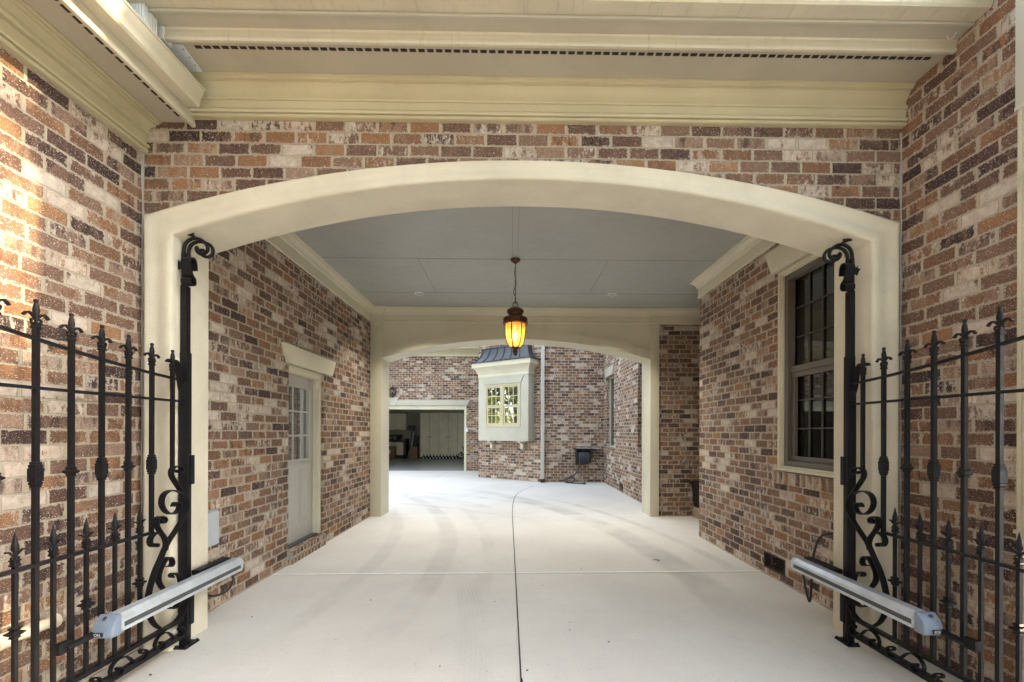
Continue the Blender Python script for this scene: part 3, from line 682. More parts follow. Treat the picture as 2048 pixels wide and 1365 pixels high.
    cur = [
        sv(*A, [(500, 262), (520, 292), (556, 290), (566, 250), (540, 218), (490, 214), (448, 240), (430, 290), (440, 350), (480, 420), (540, 510), (600, 590), (640, 660)]),
        sv(*A, [(455, 738), (480, 690), (520, 690), (535, 740), (500, 810), (420, 835), (345, 790), (305, 690), (330, 590), (400, 535), (480, 528), (560, 560), (615, 630), (632, 720), (610, 820), (560, 930), (480, 1060), (400, 1180), (340, 1300), (290, 1420), (220, 1580), (160, 1780), (130, 1950), (130, 2060), (170, 2200), (235, 2290), (320, 2325), (420, 2290), (520, 2200), (590, 2090), (622, 1980), (630, 1900)], 5),
        sv(*A, [(310, 905), (285, 935), (300, 955), (340, 940), (345, 895), (300, 868), (255, 885), (240, 940), (250, 1000), (290, 1070), (340, 1140), (362, 1220), (350, 1310)]),
        sv(*A, [(215, 1222), (240, 1225), (238, 1255), (190, 1258), (158, 1220), (160, 1160), (190, 1110), (245, 1075)]),
        sv(*B, [(372, 345), (420, 345), (445, 300), (430, 245), (395, 228), (355, 260), (310, 340), (272, 440), (268, 530), (300, 605), (350, 660), (400, 740)]),
        sv(*B, [(445, 490), (428, 462), (455, 436), (505, 440), (540, 490), (556, 560), (560, 650), (545, 760), (500, 860), (440, 895), (390, 880), (360, 840)]),
    ]
    for q in cur:
        MB(tf).ribbon(q, yz, .0065, .004, .040).build('scroll', mat, t, 40)
    S1 = [(1640, 225), (1612, 240), (1600, 205), (1640, 185), (1682, 215), (1680, 280), (1630, 335), (1570, 355), (1510, 330), (1460, 285), (1400, 265), (1330, 300), (1270, 370), (1240, 450), (1250, 510), (1300, 540), (1360, 510), (1385, 450), (1355, 410), (1318, 420), (1330, 445)]
    q0 = sv((150, 1230), 7.585, S1, 5)
    for k in range(8):
        dy = -.275*k
        if q0[0][0]+dy < .75: break
        MB(tf).ribbon([(y+dy, z) for y, z in q0], yz, .006, .012, .034).build('scroll', mat, t, 40)
    return t, tf, fx
def gate_post(mir, mat, words):
    fx = (lambda x: 2*GC-x) if mir else (lambda x: x)
    tf = lambda x, y, z: (fx(x), y, z)
    t = thing('gate_post', words[1], 'gate post', (fx(-2.1), 2.78, 0), 'iron gate posts with curled tops')
    mb = MB(tf); mb.box(-2.146, -2.100, 2.7575, 2.80, .008, 1.9); mb.box(-2.144, -2.106, 2.758, 2.797, 1.9, 2.33)
    mb.box(-2.140, -2.126, 2.759, 2.773, 2.33, 2.545); mb.box(-2.120, -2.107, 2.764, 2.779, 2.33, 2.545)
    mb.build('shaft', mat, t, bevel=.0015)
    mb = MB(tf); mb.box(-2.149, -2.07, 2.715, 2.835, 0, .010)
    for a, b in ((-2.14, 2.728), (-2.08, 2.728), (-2.078, 2.823)): mb.lathe([(.009, .0101), (.009, .018), (.005, .022)], (a, b), 6)
    mb.build('base_plate', mat, t)
    for z0, z1 in ((1.045, 1.235), (.135, .36)):
        MB(tf).box(-2.0995, -2.078, 2.762, 2.80, z0, z1).build('hinge', mat, t, bevel=.004)
    for z in (2.12, 1.83, 1.715):
        for (x, y, dx, dy) in ((-2.125, 2.7575, 0, -1), (-2.1055, 2.777, 1, 0)):
            MB(tf).tube([(x-dx*.002, y-dy*.002, z), (x+dx*.006, y+dy*.006, z), (x+dx*.009, y+dy*.009, z)], [.007, .007, .003], 8).build('bolt', mat, t)
    org, sc = (340, 440), 8.53
    P1 = [(245, 720), (238, 560), (250, 450), (300, 370), (390, 322), (490, 328), (580, 380), (635, 450), (640, 520), (590, 575), (520, 585), (465, 545), (450, 490), (480, 470)]
    P2 = [(330, 720), (320, 560), (340, 470), (400, 405), (490, 375), (590, 390), (690, 440), (735, 520), (715, 600), (640, 635), (560, 610), (510, 550), (530, 520), (580, 525)]
    for pth, yy in ((P1, 2.766), (P2, 2.772)):
        MB(tf).tube(spline([tuple(at(org[0]+a/sc, org[1]+b/sc, Y=yy)) for a, b in pth], 6), .0108, 8).build('volute', mat, t)
    # curled strap on the inner side
    c = (2.758, 2.42)
    loop = spline([(2.756, 2.43), (2.752, 2.475), (2.738, 2.500), (2.712, 2.498), (2.698, 2.470), (2.706, 2.430), (2.722, 2.390), (2.742, 2.372), (2.744, 2.340), (2.724, 2.322), (2.702, 2.332), (2.700, 2.358), (2.716, 2.372), (2.728, 2.364)], 5)
    MB(tf).ribbon(loop, lambda p, q, w: (-2.1065+w, p+.016, q), .006, 0, .062).build('curled_strap', mat, t, 40)
    def thorn(ox, oy, pts, Y):
        mb = MB(tf); P = [at(org[0]+a/sc, org[1]+b/sc, Y=Y) for a, b in pts]; n = len(P)
        mb.add([(p.x, Y-.004, p.z) for p in P]+[(p.x, Y+.004, p.z) for p in P], [tuple(range(n)), tuple(range(n, 2*n))]+[(i, (i+1) % n, n+(i+1) % n, n+i) for i in range(n)])
        mb.build('iron_leaf', mat, t)
    thorn(0, 0, [(225, 730), (180, 730), (140, 680), (148, 720), (95, 745), (125, 785), (150, 855), (190, 825), (230, 820)], 2.748)
    thorn(0, 0, [(395, 325), (370, 285), (240, 245), (280, 210), (410, 225), (395, 245), (445, 300)], 2.744)
    MB(tf).ribbon(spline([(2.752, 1.60), (2.735, 1.66), (2.722, 1.73), (2.70, 1.782), (2.675, 1.79), (2.66, 1.775)], 5), lambda p, q, w: (-2.125+w, p, q+.045), .006, -.02, .02).build('latch_strap', mat, t, 40)
    return t
def opener(mir, words):
    fx = (lambda x: 2*GC-x) if mir else (lambda x: x)
    tf = lambda x, y, z: (fx(x), y, z)
    AX, AZ = -2.022, .416
    t = thing('gate_opener', words[2], 'gate opener', (fx(AX), 2.6, AZ-.05), 'motor arms that open the gates')
    sec = [(-.042, -.045), (.036, -.045), (.042, -.036), (.042, .018), (.024, .044), (-.024, .046), (-.042, .026)]
    mb = MB(tf); mb.prism(sec, lambda a, p, q: (AX+p, a, AZ+q), 2.165, 3.13); mb.box(AX+.0422, AX+.046, 2.18, 3.12, AZ-.044, AZ-.026); mb.box(AX+.0422, AX+.046, 2.18, 3.12, AZ+.0, AZ+.016)
    mb.build('housing', 'alu', t, bevel=.002)
    MB(tf).box(AX+.0421, AX+.0442, 2.19, 3.115, AZ-.0255, AZ-.0005).build('slot_cover', 'slot', t)
    cap = [(2.168, AZ-.052), (2.168, AZ+.050), (2.152, AZ+.050), (2.124, AZ+.020), (2.112, AZ-.006), (2.109, AZ-.044), (2.116, AZ-.052)]
    e = MB(tf).prism(cap, lambda a, p, q: (a, p, q), AX-.048, AX+.050).build('end_cap', 'alu_cap', t, bevel=.005)
    MB(tf).prism([(-.046, -.048), (.046, -.048), (.046, .02), (.026, .048), (-.026, .049), (-.046, .03)], lambda a, p, q: (AX+p*(1 if a < 3.14 else .7), a, AZ+q*(1 if a < 3.14 else .7)), 3.125, 3.165).build('rear_cap', 'alu', t, bevel=.003)
    mb = MB(); cc = (fx(AX-.004), 2.138, AZ+.033); mb.tube([(cc[0], cc[1]+.01, cc[2]-.012), (cc[0], cc[1]-.006, cc[2]+.006)], .011, 12); mb.build('key_lock', 'chrome', e)
    bx0, bx1 = sorted((fx(AX-.046), fx(AX+.010)))
    MB().box(bx0, bx1, 2.1055, 2.113, AZ-.041, AZ-.021).build('badge', 'black', e)
    cu = bpy.data.curves.new('lettering', 'FONT'); cu.body = 'EON.'; cu.size = .019; cu.extrude = .0003; cu.align_x = 'CENTER'
    tx = bpy.data.objects.new('lettering', cu); tm_ = bpy.data.meshes.new_from_object(tx); bpy.data.objects.remove(tx); tm_.transform(Matrix.Translation(((bx0+bx1)/2, 2.1051, AZ-.0375)) @ Matrix.Rotation(R(90), 4, 'X'))
    tm_.materials.clear(); tm_.materials.append(M['white']); tx = bpy.data.objects.new('lettering', tm_); C.objects.link(tx); tx.parent = e
    MB(tf).tube([(-2.062, 2.26, AZ-.022), (-2.064, 2.16, AZ-.03), (-2.078, 2.0, AZ-.042)], [.018, .018, .016], 8).build('push_rod', 'iron', t)
    MB(tf).box(-2.1, -2.07, 1.965, 2.02, AZ-.06, AZ-.008).build('gate_bracket', 'iron', t, bevel=.003)
    MB(tf).box(-2.10, -2.045, 2.80, 3.10, AZ+.03, AZ+.062).build('post_bracket', 'iron', t, bevel=.003)
    MB(tf).tube([(AX, 3.16, AZ), (AX, 3.20, AZ-.004)], .007, 8).build('rear_pin', 'black', t)
    if not mir: cab = [(-2.04, 3.10, .37), (-2.03, 3.11, .31), (-2.06, 3.09, .235), (-2.13, 3.04, .215), (-2.19, 3.02, .26), (-2.21, 3.03, .33)]
    else: cab = [(-2.03, 3.09, .37), (-2.035, 3.07, .26), (-2.05, 3.05, .165), (-2.09, 3.09, .20), (-2.15, 3.16, .36), (-2.20, 3.20, .50), (-2.27, 3.22, .60), (-2.375, 3.16, .64)]
    MB(tf).tube(spline(cab, 6), .008, 8).build('cable', 'rubber', t)
    return t
GW = [('open black iron gate leaf standing before the sunlit brick wall', 'black iron gate post with a curled top, on the door side of the arch', 'aluminium gate opener arm with a blue grey cap, below the white control box'),
      ('open black iron gate leaf with green moss along its rails', 'black iron gate post with a curled top, on the window side of the arch', 'aluminium gate opener arm reaching toward the brick foundation vent')]
for mir in (False, True):
    mat = 'iron_moss' if mir else 'iron'
    gate_parts(mir, mat, GW[mir]); gate_post(mir, 'iron', GW[mir]); opener(mir, GW[mir])

# cream pipe along the sunlit wall
pp = thing('pipe', 'cream pipe with couplings along the sunlit wall behind the gate', 'pipe', (XL+.05, 1.9, .42))
MB().tube([(XL+.045, .2, .425), (XL+.045, 2.17, .425)], .026, 14).build('pipe_run', 'pipe', pp, 50)
for y0, y1, r in ((2.165, 2.19, .037), (2.06, 2.095, .034), (1.93, 2.0, .036), (1.74, 1.84, .040)):
    MB().tube([(XL+.045, y0, .425), (XL+.045, y0+.004, .425), (XL+.045, y1-.004, .425), (XL+.045, y1, .425)], [r-.003, r, r, r-.003], 16).build('coupling', 'pipe', pp, 30)
mb = MB()
for y in (2.02, 1.86): mb.box(XL-.001, XL+.02, y, y+.018, .38, .47)
mb.build('clip', 'chrome', pp)

# ================================================================== LANTERN
LX, LY = .035, 4.985
la = thing('hanging_lantern', 'bronze lantern with glowing amber glass hanging on a chain', 'lantern', (LX, LY, 3.43))
c = (LX, LY)
MB().lathe([(.058, 3.4295), (.060, 3.42), (.050, 3.405), (.024, 3.39), (.010, 3.378), (.004, 3.366)], c, 24).build('canopy', 'bronze', la)
mb = MB(); z = 3.372; k = 0
while z > 2.93:
    pts = [(LX+(.008*math.cos(a) if k % 2 else 0), LY+(0 if k % 2 else .008*math.cos(a)), z-.014+.018*math.sin(a)) for a in [i*math.pi/5 for i in range(11)]]
    mb.tube(pts, .0028, 5, False); z -= .026; k += 1
mb.tube(spline([(LX, LY, 3.37), (LX-.012, LY, 3.25), (LX+.01, LY, 3.15), (LX-.022, LY, 3.05), (LX+.006, LY, 2.97), (LX, LY, 2.9)], 6), .003, 5)
mb.build('chain', 'bronze', la)
MB().tube([(LX+.03*math.cos(a), LY, 2.897+.03*math.sin(a)) for a in [i*math.pi/10 for i in range(21)]], .005, 8, False).build('ring', 'bronze', la)
cap = MB().lathe([(.012, 2.87), (.03, 2.865), (.06, 2.852), (.082, 2.838), (.098, 2.822), (.103, 2.808), (.098, 2.800), (.086, 2.79), (.082, 2.77), (.092, 2.752), (.128, 2.74), (.140, 2.733), (.141, 2.682), (.147, 2.676), (.146, 2.666), (.12, 2.660)], c, 36).build('cap', 'bronze', la, 25)
M['bronze_red'] = simple('copper_bronze', (.15, .055, .02), .4, .6)
mb = MB()
for k in range(20):
    a = 2*math.pi*k/20
    for z, r, s_ in ((2.722, .1415, .009), (2.694, .1415, .009)):
        mb.tube([(LX+(r-.004)*math.cos(a), LY+(r-.004)*math.sin(a), z), (LX+(r+.004)*math.cos(a), LY+(r+.004)*math.sin(a), z)], [s_, s_*.6], 6)
for k in range(16):
    a = 2*math.pi*k/16; mb.tube([(LX+.088*math.cos(a), LY+.088*math.sin(a), 2.826), (LX+.095*math.cos(a), LY+.095*math.sin(a), 2.833)], [.008, .004], 6)
mb.build('boss', 'bronze_red', cap)
gp = [(.118, 2.662), (.117, 2.62), (.113, 2.57), (.107, 2.52), (.099, 2.475), (.086, 2.435), (.068, 2.405), (.048, 2.39)]
mb = MB(); n = 36; mb.add([(LX+r*math.cos(2*math.pi*k/n), LY+r*math.sin(2*math.pi*k/n), z) for r, z in gp for k in range(n)], [(i*n+k, i*n+(k+1) % n, (i+1)*n+(k+1) % n, (i+1)*n+k) for i in range(len(gp)-1) for k in range(n)])
mb.build('glass_shade', 'amber', la, 60)
for k in range(6):
    a = 2*math.pi*(k+.13)/6+R(60)
    MB().tube([(LX+(r+.004)*math.cos(a), LY+(r+.004)*math.sin(a), z) for r, z in [(.132, 2.668)]+gp], .0065, 6).build('rib', 'bronze', la)
MB().lathe([(.05, 2.398), (.062, 2.39), (.05, 2.378), (.028, 2.366), (.022, 2.352), (.034, 2.345), (.036, 2.336), (.022, 2.326), (.018, 2.318), (.026, 2.311), (.024, 2.302), (.012, 2.294), (.003, 2.287)], c, 24).build('bottom_finial', 'bronze', la)
MB().lathe([(.004, 2.575), (.02, 2.565), (.03, 2.54), (.03, 2.52), (.02, 2.495), (.012, 2.48), (.012, 2.45)], c, 16).build('light_bulb', 'bulb', la)

# ================================================================== COURTYARD
wg = thing('brick_wall', 'brick wall of the garage across the courtyard, over the open doorway', 'wall', (-4, 15.17, 0))
GO0, GO1 = -6.83, -1.63
mb, tfG, _ = wall_mesh((-9, 15.17), (-.79, 15.17), 0, 4.75, .3, [(GO0+9, GO1+9, 0, 2.34)]); mb.build('brickwork', 'brick', wg)
tfG = lambda s_, d, z: (s_, 15.17-d, z)
mb = MB(tfG); mb.box(GO0, GO1, -.28, .012, 2.20, 2.3399); mb.box(GO1-.085, GO1-.0005, -.28, .012, 0, 2.1995); mb.box(GO0+.0005, GO0+.085, -.28, .012, 0, 2.1995); mb.build('door_frame', 'trim', wg)
lt = lintel(tfG, GO0-.02, GO1+.03, 2.345, 2.535, .10, .06).build('lintel', 'pale', wg)
MB(tfG).prism([(-4.42, 2.62), (-4.05, 2.62), (-4.13, 2.342), (-4.34, 2.342)], lambda a, p, q: (p, a, q), .0, .095).build('keystone', 'pale', lt)
mould(MB(), [(-9, 15.17), (-1.1, 15.17)], [(0, 4.10), (.04, 4.10), (.04, 4.16), (.02, 4.165), (.02, 4.215), (.06, 4.22), (.07, 4.26), (.12, 4.31), (.13, 4.335), (.26, 4.34), (.26, 4.44), (.33, 4.45), (.34, 4.53), (.40, 4.60), (.40, 4.72), (0, 4.74)]).build('cornice', 'cream', wg, 25)
MB().prism([(14.5, 4.75), (15.17, 5.3), (15.17, 4.74), (14.6, 4.74)], alongX, -9, -1.35).build('eave_roof', 'shingle', wg)
WA, WB = (-1.027, 13.03), (.854, 11.755)
wbmp = thing('brick_wall', 'angled brick wall carrying the cream bay window', 'wall', (0, 12.4, 0))
mb, tfA, LA = wall_mesh(WA, WB, 0, 4.9, .3); mb.build('brickwork', 'brick', wbmp)
mb, _, _ = wall_mesh((WA[0], 15.165), WA, 0, 4.9, .25); mb.build('side_brickwork', 'brick', wbmp)
wh = thing('brick_wall', 'brick wall behind the black hose reel, closing the courtyard', 'wall', (1.7, 11.755, 0))
mb, _, _ = wall_mesh(WB, (2.56, 11.755), 0, 4.9, .3); mb.build('brickwork', 'brick', wh)
wc = thing('brick_wall', 'brick courtyard wall with a narrow window seen edge on', 'wall', (XR, 9.5, 0))
mb, _, _ = wall_mesh((XR, 11.75), (XR, 7.4), 0, 7.4, .25, [(11.75-11.34, 11.75-10.56, 1.0, 2.86), (11.75-8.517, 11.75-7.7, .99, 2.86), (11.75-9.97, 11.75-9.66, .05, .205)]); mb.build('brickwork', 'brick', wc)
mb, _, _ = wall_mesh((XR, 7.41), (4.8, 7.41), 0, 7.4, .02); mb.build('porch_side_brickwork', 'brick', wc)
tfC = lambda s_, d, z: (XR-d, s_, z)
for y0, y1 in ((10.56, 11.34), (7.7, 8.517)):
    lintel(tfC, y0-.01, y1+.01, 2.862, 3.09, .09, .045).build('lintel', 'pale', wc)
    f = rect_frame(MB(tfC), y0+.001, y1-.001, 1.001, 2.859, .045, -.12, -.07).build('window_frame', 'pale', wc)
    MB(tfC).box(y0, y1, -.12, -.11, 1.0, 2.86).build('pane', 'glass_dark', f)
    mb = MB(tfC); y = y0-.05
    while y < y1: mb.box(y, y+.064, -.05, .02, .91, .994); y += .0745
    mb.build('sill_bricks', 'brick_end', wc)
mb = MB(tfC)
for k in range(3): mb.box(9.67, 9.96, -.05, .002+.012*(k % 2), .062+k*.048, .09+k*.048)
fv = mb.build('foundation_vent', 'black', wc); MB(tfC).box(9.65, 9.98, -.2, -.1, .04, .22).build('void', 'hole', fv)
dsp = thing('downspout', 'tall white downspout between the bay window and the hose reel', 'downspout', (.86, 11.7, 0))
MB().box(.80, .895, 11.66, 11.745, .1, 5.5).build('pipe', 'pipe_cream', dsp, bevel=.006)
MB().box(.79, .91, 11.64, 11.75, 0, .10).build('drain_boot', 'black', dsp, bevel=.008)

# bay window box
bw = thing('bay_window', 'cream bay window box with a curved dark metal roof on brackets', 'bay window', tfA(1.1, .15, 1.14))
B0, B1, BD = .233, 1.985, .30
MB(tfA).box(B0, B1, -.05, BD, 1.14, 3.06).build('casing_box', 'pale', bw, bevel=.004)
def bm_path(d): return [Vector(tfA(B0-0, -.02, 0)[:2]), Vector(tfA(B0, d, 0)[:2]), Vector(tfA(B1, d, 0)[:2]), Vector(tfA(B1, -.02, 0)[:2])]
pr = [(0, 3.0), (.012, 3.0), (.018, 3.03), (.012, 3.045), (.012, 3.10), (.02, 3.105), (.03, 3.15), (.06, 3.21), (.10, 3.25), (.115, 3.285), (.15, 3.29), (.15, 3.43), (0, 3.43)]
mould(MB(), [tuple(p) for p in bm_path(BD)], pr).build('cornice', 'trim', bw, 25)
MB(tfA).box(B0+.02, B1-.02, -.05, BD-.01, 3.05, 3.42).build('cornice_core', 'pale', bw)
rp = [(0, 3.432), (.035, 3.447), (.10, 3.49), (.17, 3.565), (.22, 3.66), (.25, 3.76), (.262, 3.86)]
def roof_pt(s_, k, out=0.):
    ins, z = rp[k]; e0, e1, dd = B0-.165+ins*.95, B1+.165-ins*.95, BD+.165-ins-.17*0
    return tfA(e0+(e1-e0)*s_, max(-.02, dd+out), z+out*.4)
mb = MB(); K = len(rp)
for k in range(K-1):
    for a, b in ((0, 1),): mb.add([roof_pt(a, k), roof_pt(b, k), roof_pt(b, k+1), roof_pt(a, k+1)], [(0, 1, 2, 3)])
    for sd in (0, 1):
        i0, z0 = rp[k]; i1, z1 = rp[k+1]
        e = (lambda i: B0-.165+i*.95) if sd == 0 else (lambda i: B1+.165-i*.95)
        mb.add([tfA(e(i0), BD+.165-i0, z0), tfA(e(i0), -.02, z0), tfA(e(i1), -.02, z1), tfA(e(i1), BD+.165-i1, z1)], [(0, 1, 2, 3)])
i0, z0 = rp[-1]; mb.add([tfA(B0-.165+i0*.95, BD+.165-i0, z0), tfA(B1+.165-i0*.95, BD+.165-i0, z0), tfA(B1+.165-i0*.95, -.02, z0+.1), tfA(B0-.165+i0*.95, -.02, z0+.1)], [(0, 1, 2, 3)])
i0, z0 = rp[0]; mb.add([tfA(B0-.165, BD+.165, z0), tfA(B1+.165, BD+.165, z0), tfA(B1+.165, -.02, z0), tfA(B0-.165, -.02, z0)], [(0, 1, 2, 3)])
rf = mb.build('roof', 'metal_roof', bw, 40)
mb = MB()
for s_ in (0, .17, .34, .5, .66, .83, 1): mb.tube([roof_pt(s_, k, .008) for k in range(K)], .014, 6)
for k in (0, K-1): mb.tube([roof_pt(0, k, .004), roof_pt(1, k, .004)], .016, 6)
sd = [tfA(B1+.165-i*.95, BD+.17-i, z+.004) for i, z in rp]; mb.tube(sd, .014, 6)
mb.tube([tfA(B1+.165, BD+.165, rp[0][1]), tfA(B1+.165, 0, rp[0][1])], .016, 6)
M['seam'] = simple('dark_standing_seam', (.028, .032, .042), .45, .3)
mb.build('standing_seam', 'seam', rf)
lintel(tfA, .47, 1.74, 2.785, 3.0, .10, BD+.022, BD-.01).build('header', 'pale', bw)
W0, W1, Wz0, Wz1 = .489, 1.723, 1.55, 2.765
mb = rect_frame(MB(tfA), W0, W1, Wz0, Wz1, .05, BD-.01, BD+.018); mid = (W0+W1)/2; mb.box(mid-.035, mid+.035, BD-.01, BD+.018, Wz0+.05, Wz1-.05)
wfr = mb.build('window_frame', 'cream', bw)
for a, b in ((W0+.05, mid-.035), (mid+.035, W1-.05)):
    mb = MB(tfA); zm = (Wz0+Wz1)/2-.02
    rect_frame(mb, a+.002, b-.002, zm+.001, Wz1-.052, .035, BD-.0, BD+.008); rect_frame(mb, a+.012, b-.012, Wz0+.052, zm, .045, BD, BD+.006)
    sh = mb.build('sash', 'cream', wfr)
    mb = MB(tfA); muntins(mb, a+.037, b-.037, zm+.03, Wz1-.08, 3, 2, .024, BD+.002, BD+.005); muntins(mb, a+.05, b-.05, Wz0+.09, zm-.03, 3, 2, .024, BD+.002, BD+.005); mb.build('glazing_bar', 'cream', sh)
    MB(tfA).box(a, b, BD+.0005, BD+.0015, Wz0+.05, Wz1-.05).build('pane', 'mirror', sh)
for s_ in (.52, 1.60):
    MB(tfA).prism([(0, 1.139), (BD-.05, 1.139), (BD-.06, 1.10), (.13, 1.05), (.11, .98), (.12, .93), (.06, .90), (0, .89)], lambda a, p, q: (a, p, q), s_, s_+.09).build('bracket', 'trim', bw, 30)

# hose reel
hr = thing('hose_reel', 'black wall mounted hose reel wound with dark hose in the courtyard corner', 'hose reel', (2.0, 11.6, .45))
mb = MB(); mb.box(1.70, 2.22, 11.5, 11.754, .925, .95); mb.box(1.765, 1.80, 11.58, 11.75, .50, .925); mb.box(2.14, 2.17, 11.60, 11.75, .56, .925); mb.build('bracket', 'black', hr, bevel=.004)
MB().box(1.78, 2.48, 11.60, 11.754, .951, .962).build('shelf', 'alu', hr)
mb = MB(); mb.tube([(1.80, 11.62, .70), (1.81, 11.62, .70), (1.815, 11.62, .70), (2.125, 11.62, .70), (2.13, 11.62, .70), (2.14, 11.62, .70)], [.165, .165, .10, .10, .165, .165], 24); mb.build('drum', 'black', hr, 30)
mb = MB()
for lay in range(3):
    hl = []
    for k in range(14*12+1): a = 2*math.pi*k/14; r = .125+.022*lay; hl.append((1.83+.285*k/(14*12), 11.62+r*math.cos(a), .70+r*math.sin(a)))
    mb.tube(hl, .012, 6)
mb.build('hose_coil', 'hose', hr)
mb = MB(); mb.tube(spline([(1.83, 11.44, .74), (1.84, 11.43, .55), (1.80, 11.44, .36), (1.70, 11.47, .24), (1.55, 11.5, .16), (1.44, 11.5, .10), (1.48, 11.5, .03), (1.62, 11.5, .03), (1.72, 11.5, .10), (1.66, 11.5, .17), (1.54, 11.5, .14), (1.50, 11.48, .06), (1.62, 11.44, .02), (1.78, 11.40, .016), (1.92, 11.30, .02)], 7), .019, 7)
mb.tube([(1.9, 11.3, .03), (1.95, 11.27, .03), (1.98, 11.26, .03)], [.022, .034, .02], 10)
mb.build('hanging_hose', 'hose', hr)
# wall lantern over the garage
wlx = -4.22
ln = thing('wall_lantern', 'small black carriage lantern above the keystone of the garage doorway', 'wall lantern', (wlx, 15.0, 2.7))
MB().lathe([(.01, 3.02), (.02, 2.98), (.12, 2.92), (.15, 2.905), (.15, 2.895), (.09, 2.89)], (wlx, 15.0), 6).build('lantern_roof', 'black', ln, 20)
mb = MB()
for k in range(6):
    a = 2*math.pi*k/6; mb.tube([(wlx+.125*math.cos(a), 15+.125*math.sin(a), 2.895), (wlx+.075*math.cos(a), 15+.075*math.sin(a), 2.68)], .010, 5)
mb.lathe([(.08, 2.69), (.085, 2.68), (.05, 2.665), (.02, 2.62), (.004, 2.60)], (wlx, 15.0), 8); mb.tube([(wlx, 15.0, 2.64), (wlx, 15.1, 2.66), (wlx, 15.168, 2.72)], .014, 6); mb.tube([(wlx, 15.0, 2.68), (wlx, 15.0, 2.80)], .02, 6); mb.build('lantern_cage', 'black', ln)
sb = thing('sensor_box', 'tiny white box on the corner of the garage doorway', 'box', (-1.58, 15.1, 1.45))
mb = MB(tfG); mb.box(-1.665, -1.57, .012, .07, 1.40, 1.50); mb.box(-1.645, -1.6, .02, .06, 1.50, 1.56); mb.build('case', 'white', sb, bevel=.006)

# ------------------------------------------------------------------ garage
gr = thing('garage_room', 'dim garage interior behind the open doorway', 'garage', (-4.5, 19, 0))
mb = MB(); mb.box(-9, -1.2, 22.75, 22.95, 0, 2.9); mb.build('drywall', 'drywall', gr)
for a, b in ((-9.2, -9), (-1.2, -1)): MB().box(a, b, 15.47, 22.74, 0, 2.899).build('side_drywall', 'garage_white', gr)
MB().box(-9.2, -1, 15.471, 22.95, 2.9, 3.1).build('garage_ceiling', 'garage_white', gr)
MB().box(-5.9, -1.2, 22.2, 22.749, 2.42, 2.899).build('soffit_box', 'drywall', gr)
struct(MB().box(-9, -1.2, 15.17, 22.75, -.03, .004).build('garage_floor', 'garage_floor'))
def gp_(x, y, Y): return at(x, y, Y=Y)
tc = thing('tall_cabinet', 'row of tall pale cabinets along the back wall of the garage', 'cabinet', (-3.2, 22.4, 0))
MB().box(-4.80, -1.25, 22.15, 22.74, .0, 2.40).build('carcass', 'slot', tc)  # dark body paints the shade in the gaps between doors
for k in range(7):
    x = -4.795+k*.487
    d = MB().box(x+.007, x+.480, 22.125, 22.149, .09, 2.395).build('door', 'cabinet', tc)
    hx = x+.47-.09 if k % 2 == 0 else x+.02
    MB().box(hx, hx+.09, 22.095, 22.124, 1.115, 1.14).build('handle', 'black', d)
wcb = thing('wall_cabinet', 'pale cabinet hung on the garage wall over the workbench', 'cabinet', (-6, 22.4, 1.5))
MB().box(-6.52, -5.60, 22.4, 22.74, 1.50, 2.36).build('carcass', 'cabinet', wcb)
for x in (-6.515, -6.06):
    d = MB().box(x, x+.452, 22.38, 22.399, 1.505, 2.355).build('door', 'cabinet', wcb); MB().box(x+.36*(x < -6.3)+.01, x+.08+.36*(x < -6.3), 22.35, 22.379, 1.54, 1.56).build('handle', 'black', d)
wbn = thing('workbench', 'pale base cabinet with a dark counter under the hung cabinet', 'workbench', (-6.05, 22.3, 0))
MB().box(-6.6, -5.68, 22.15, 22.74, .18, .86).build('carcass', 'cabinet', wbn); MB().box(-6.6, -5.72, 22.2, 22.73, .0, .179).build('plinth', 'black', wbn)
MB().box(-6.65, -5.60, 22.1, 22.74, .861, .90).build('counter', 'black', wbn); MB().box(-5.6, -5.52, 22.12, 22.74, 0, 1.03).build('end_post', 'black', wbn)
d = MB().box(-6.59, -5.7, 22.13, 22.149, .19, .85).build('drawer_front', 'cabinet', wbn); MB().box(-6.2, -6.06, 22.1, 22.129, .79, .81).build('handle', 'black', d)
tb = thing('tool_box', 'dark square appliance at the left end of the workbench counter', 'appliance', (-6.42, 22.4, .90))
mb = MB(); mb.box(-6.52, -6.28, 22.3, 22.55, .901, 1.02); mb.box(-6.56, -6.26, 22.28, 22.6, 1.16, 1.22); mb.box(-6.5, -6.47, 22.4, 22.45, 1.02, 1.16); mb.box(-6.33, -6.30, 22.4, 22.45, 1.02, 1.16); mb.build('case', 'black', tb, bevel=.01)
tp = thing('power_tool', 'cluster shaped dark bench tool with handles on the workbench counter', 'bench tool', (-6.0, 22.4, .90))
mb = MB(); mb.box(-6.2, -5.9, 22.35, 22.6, .901, .96); mb.tube([(-6.05, 22.45, .96), (-6.05, 22.45, 1.12), (-6.12, 22.42, 1.22)], .07, 10); mb.tube([(-6.05, 22.4, 1.08), (-5.84, 22.4, 1.24)], .035, 8); mb.tube([(-6.05, 22.4, 1.05), (-6.2, 22.4, 1.26)], .03, 8); mb.tube([(-5.95, 22.35, 1.0), (-5.88, 22.35, 1.1), (-5.84, 22.4, 1.2)], .05, 8); mb.build('tool_body', 'black', tp)
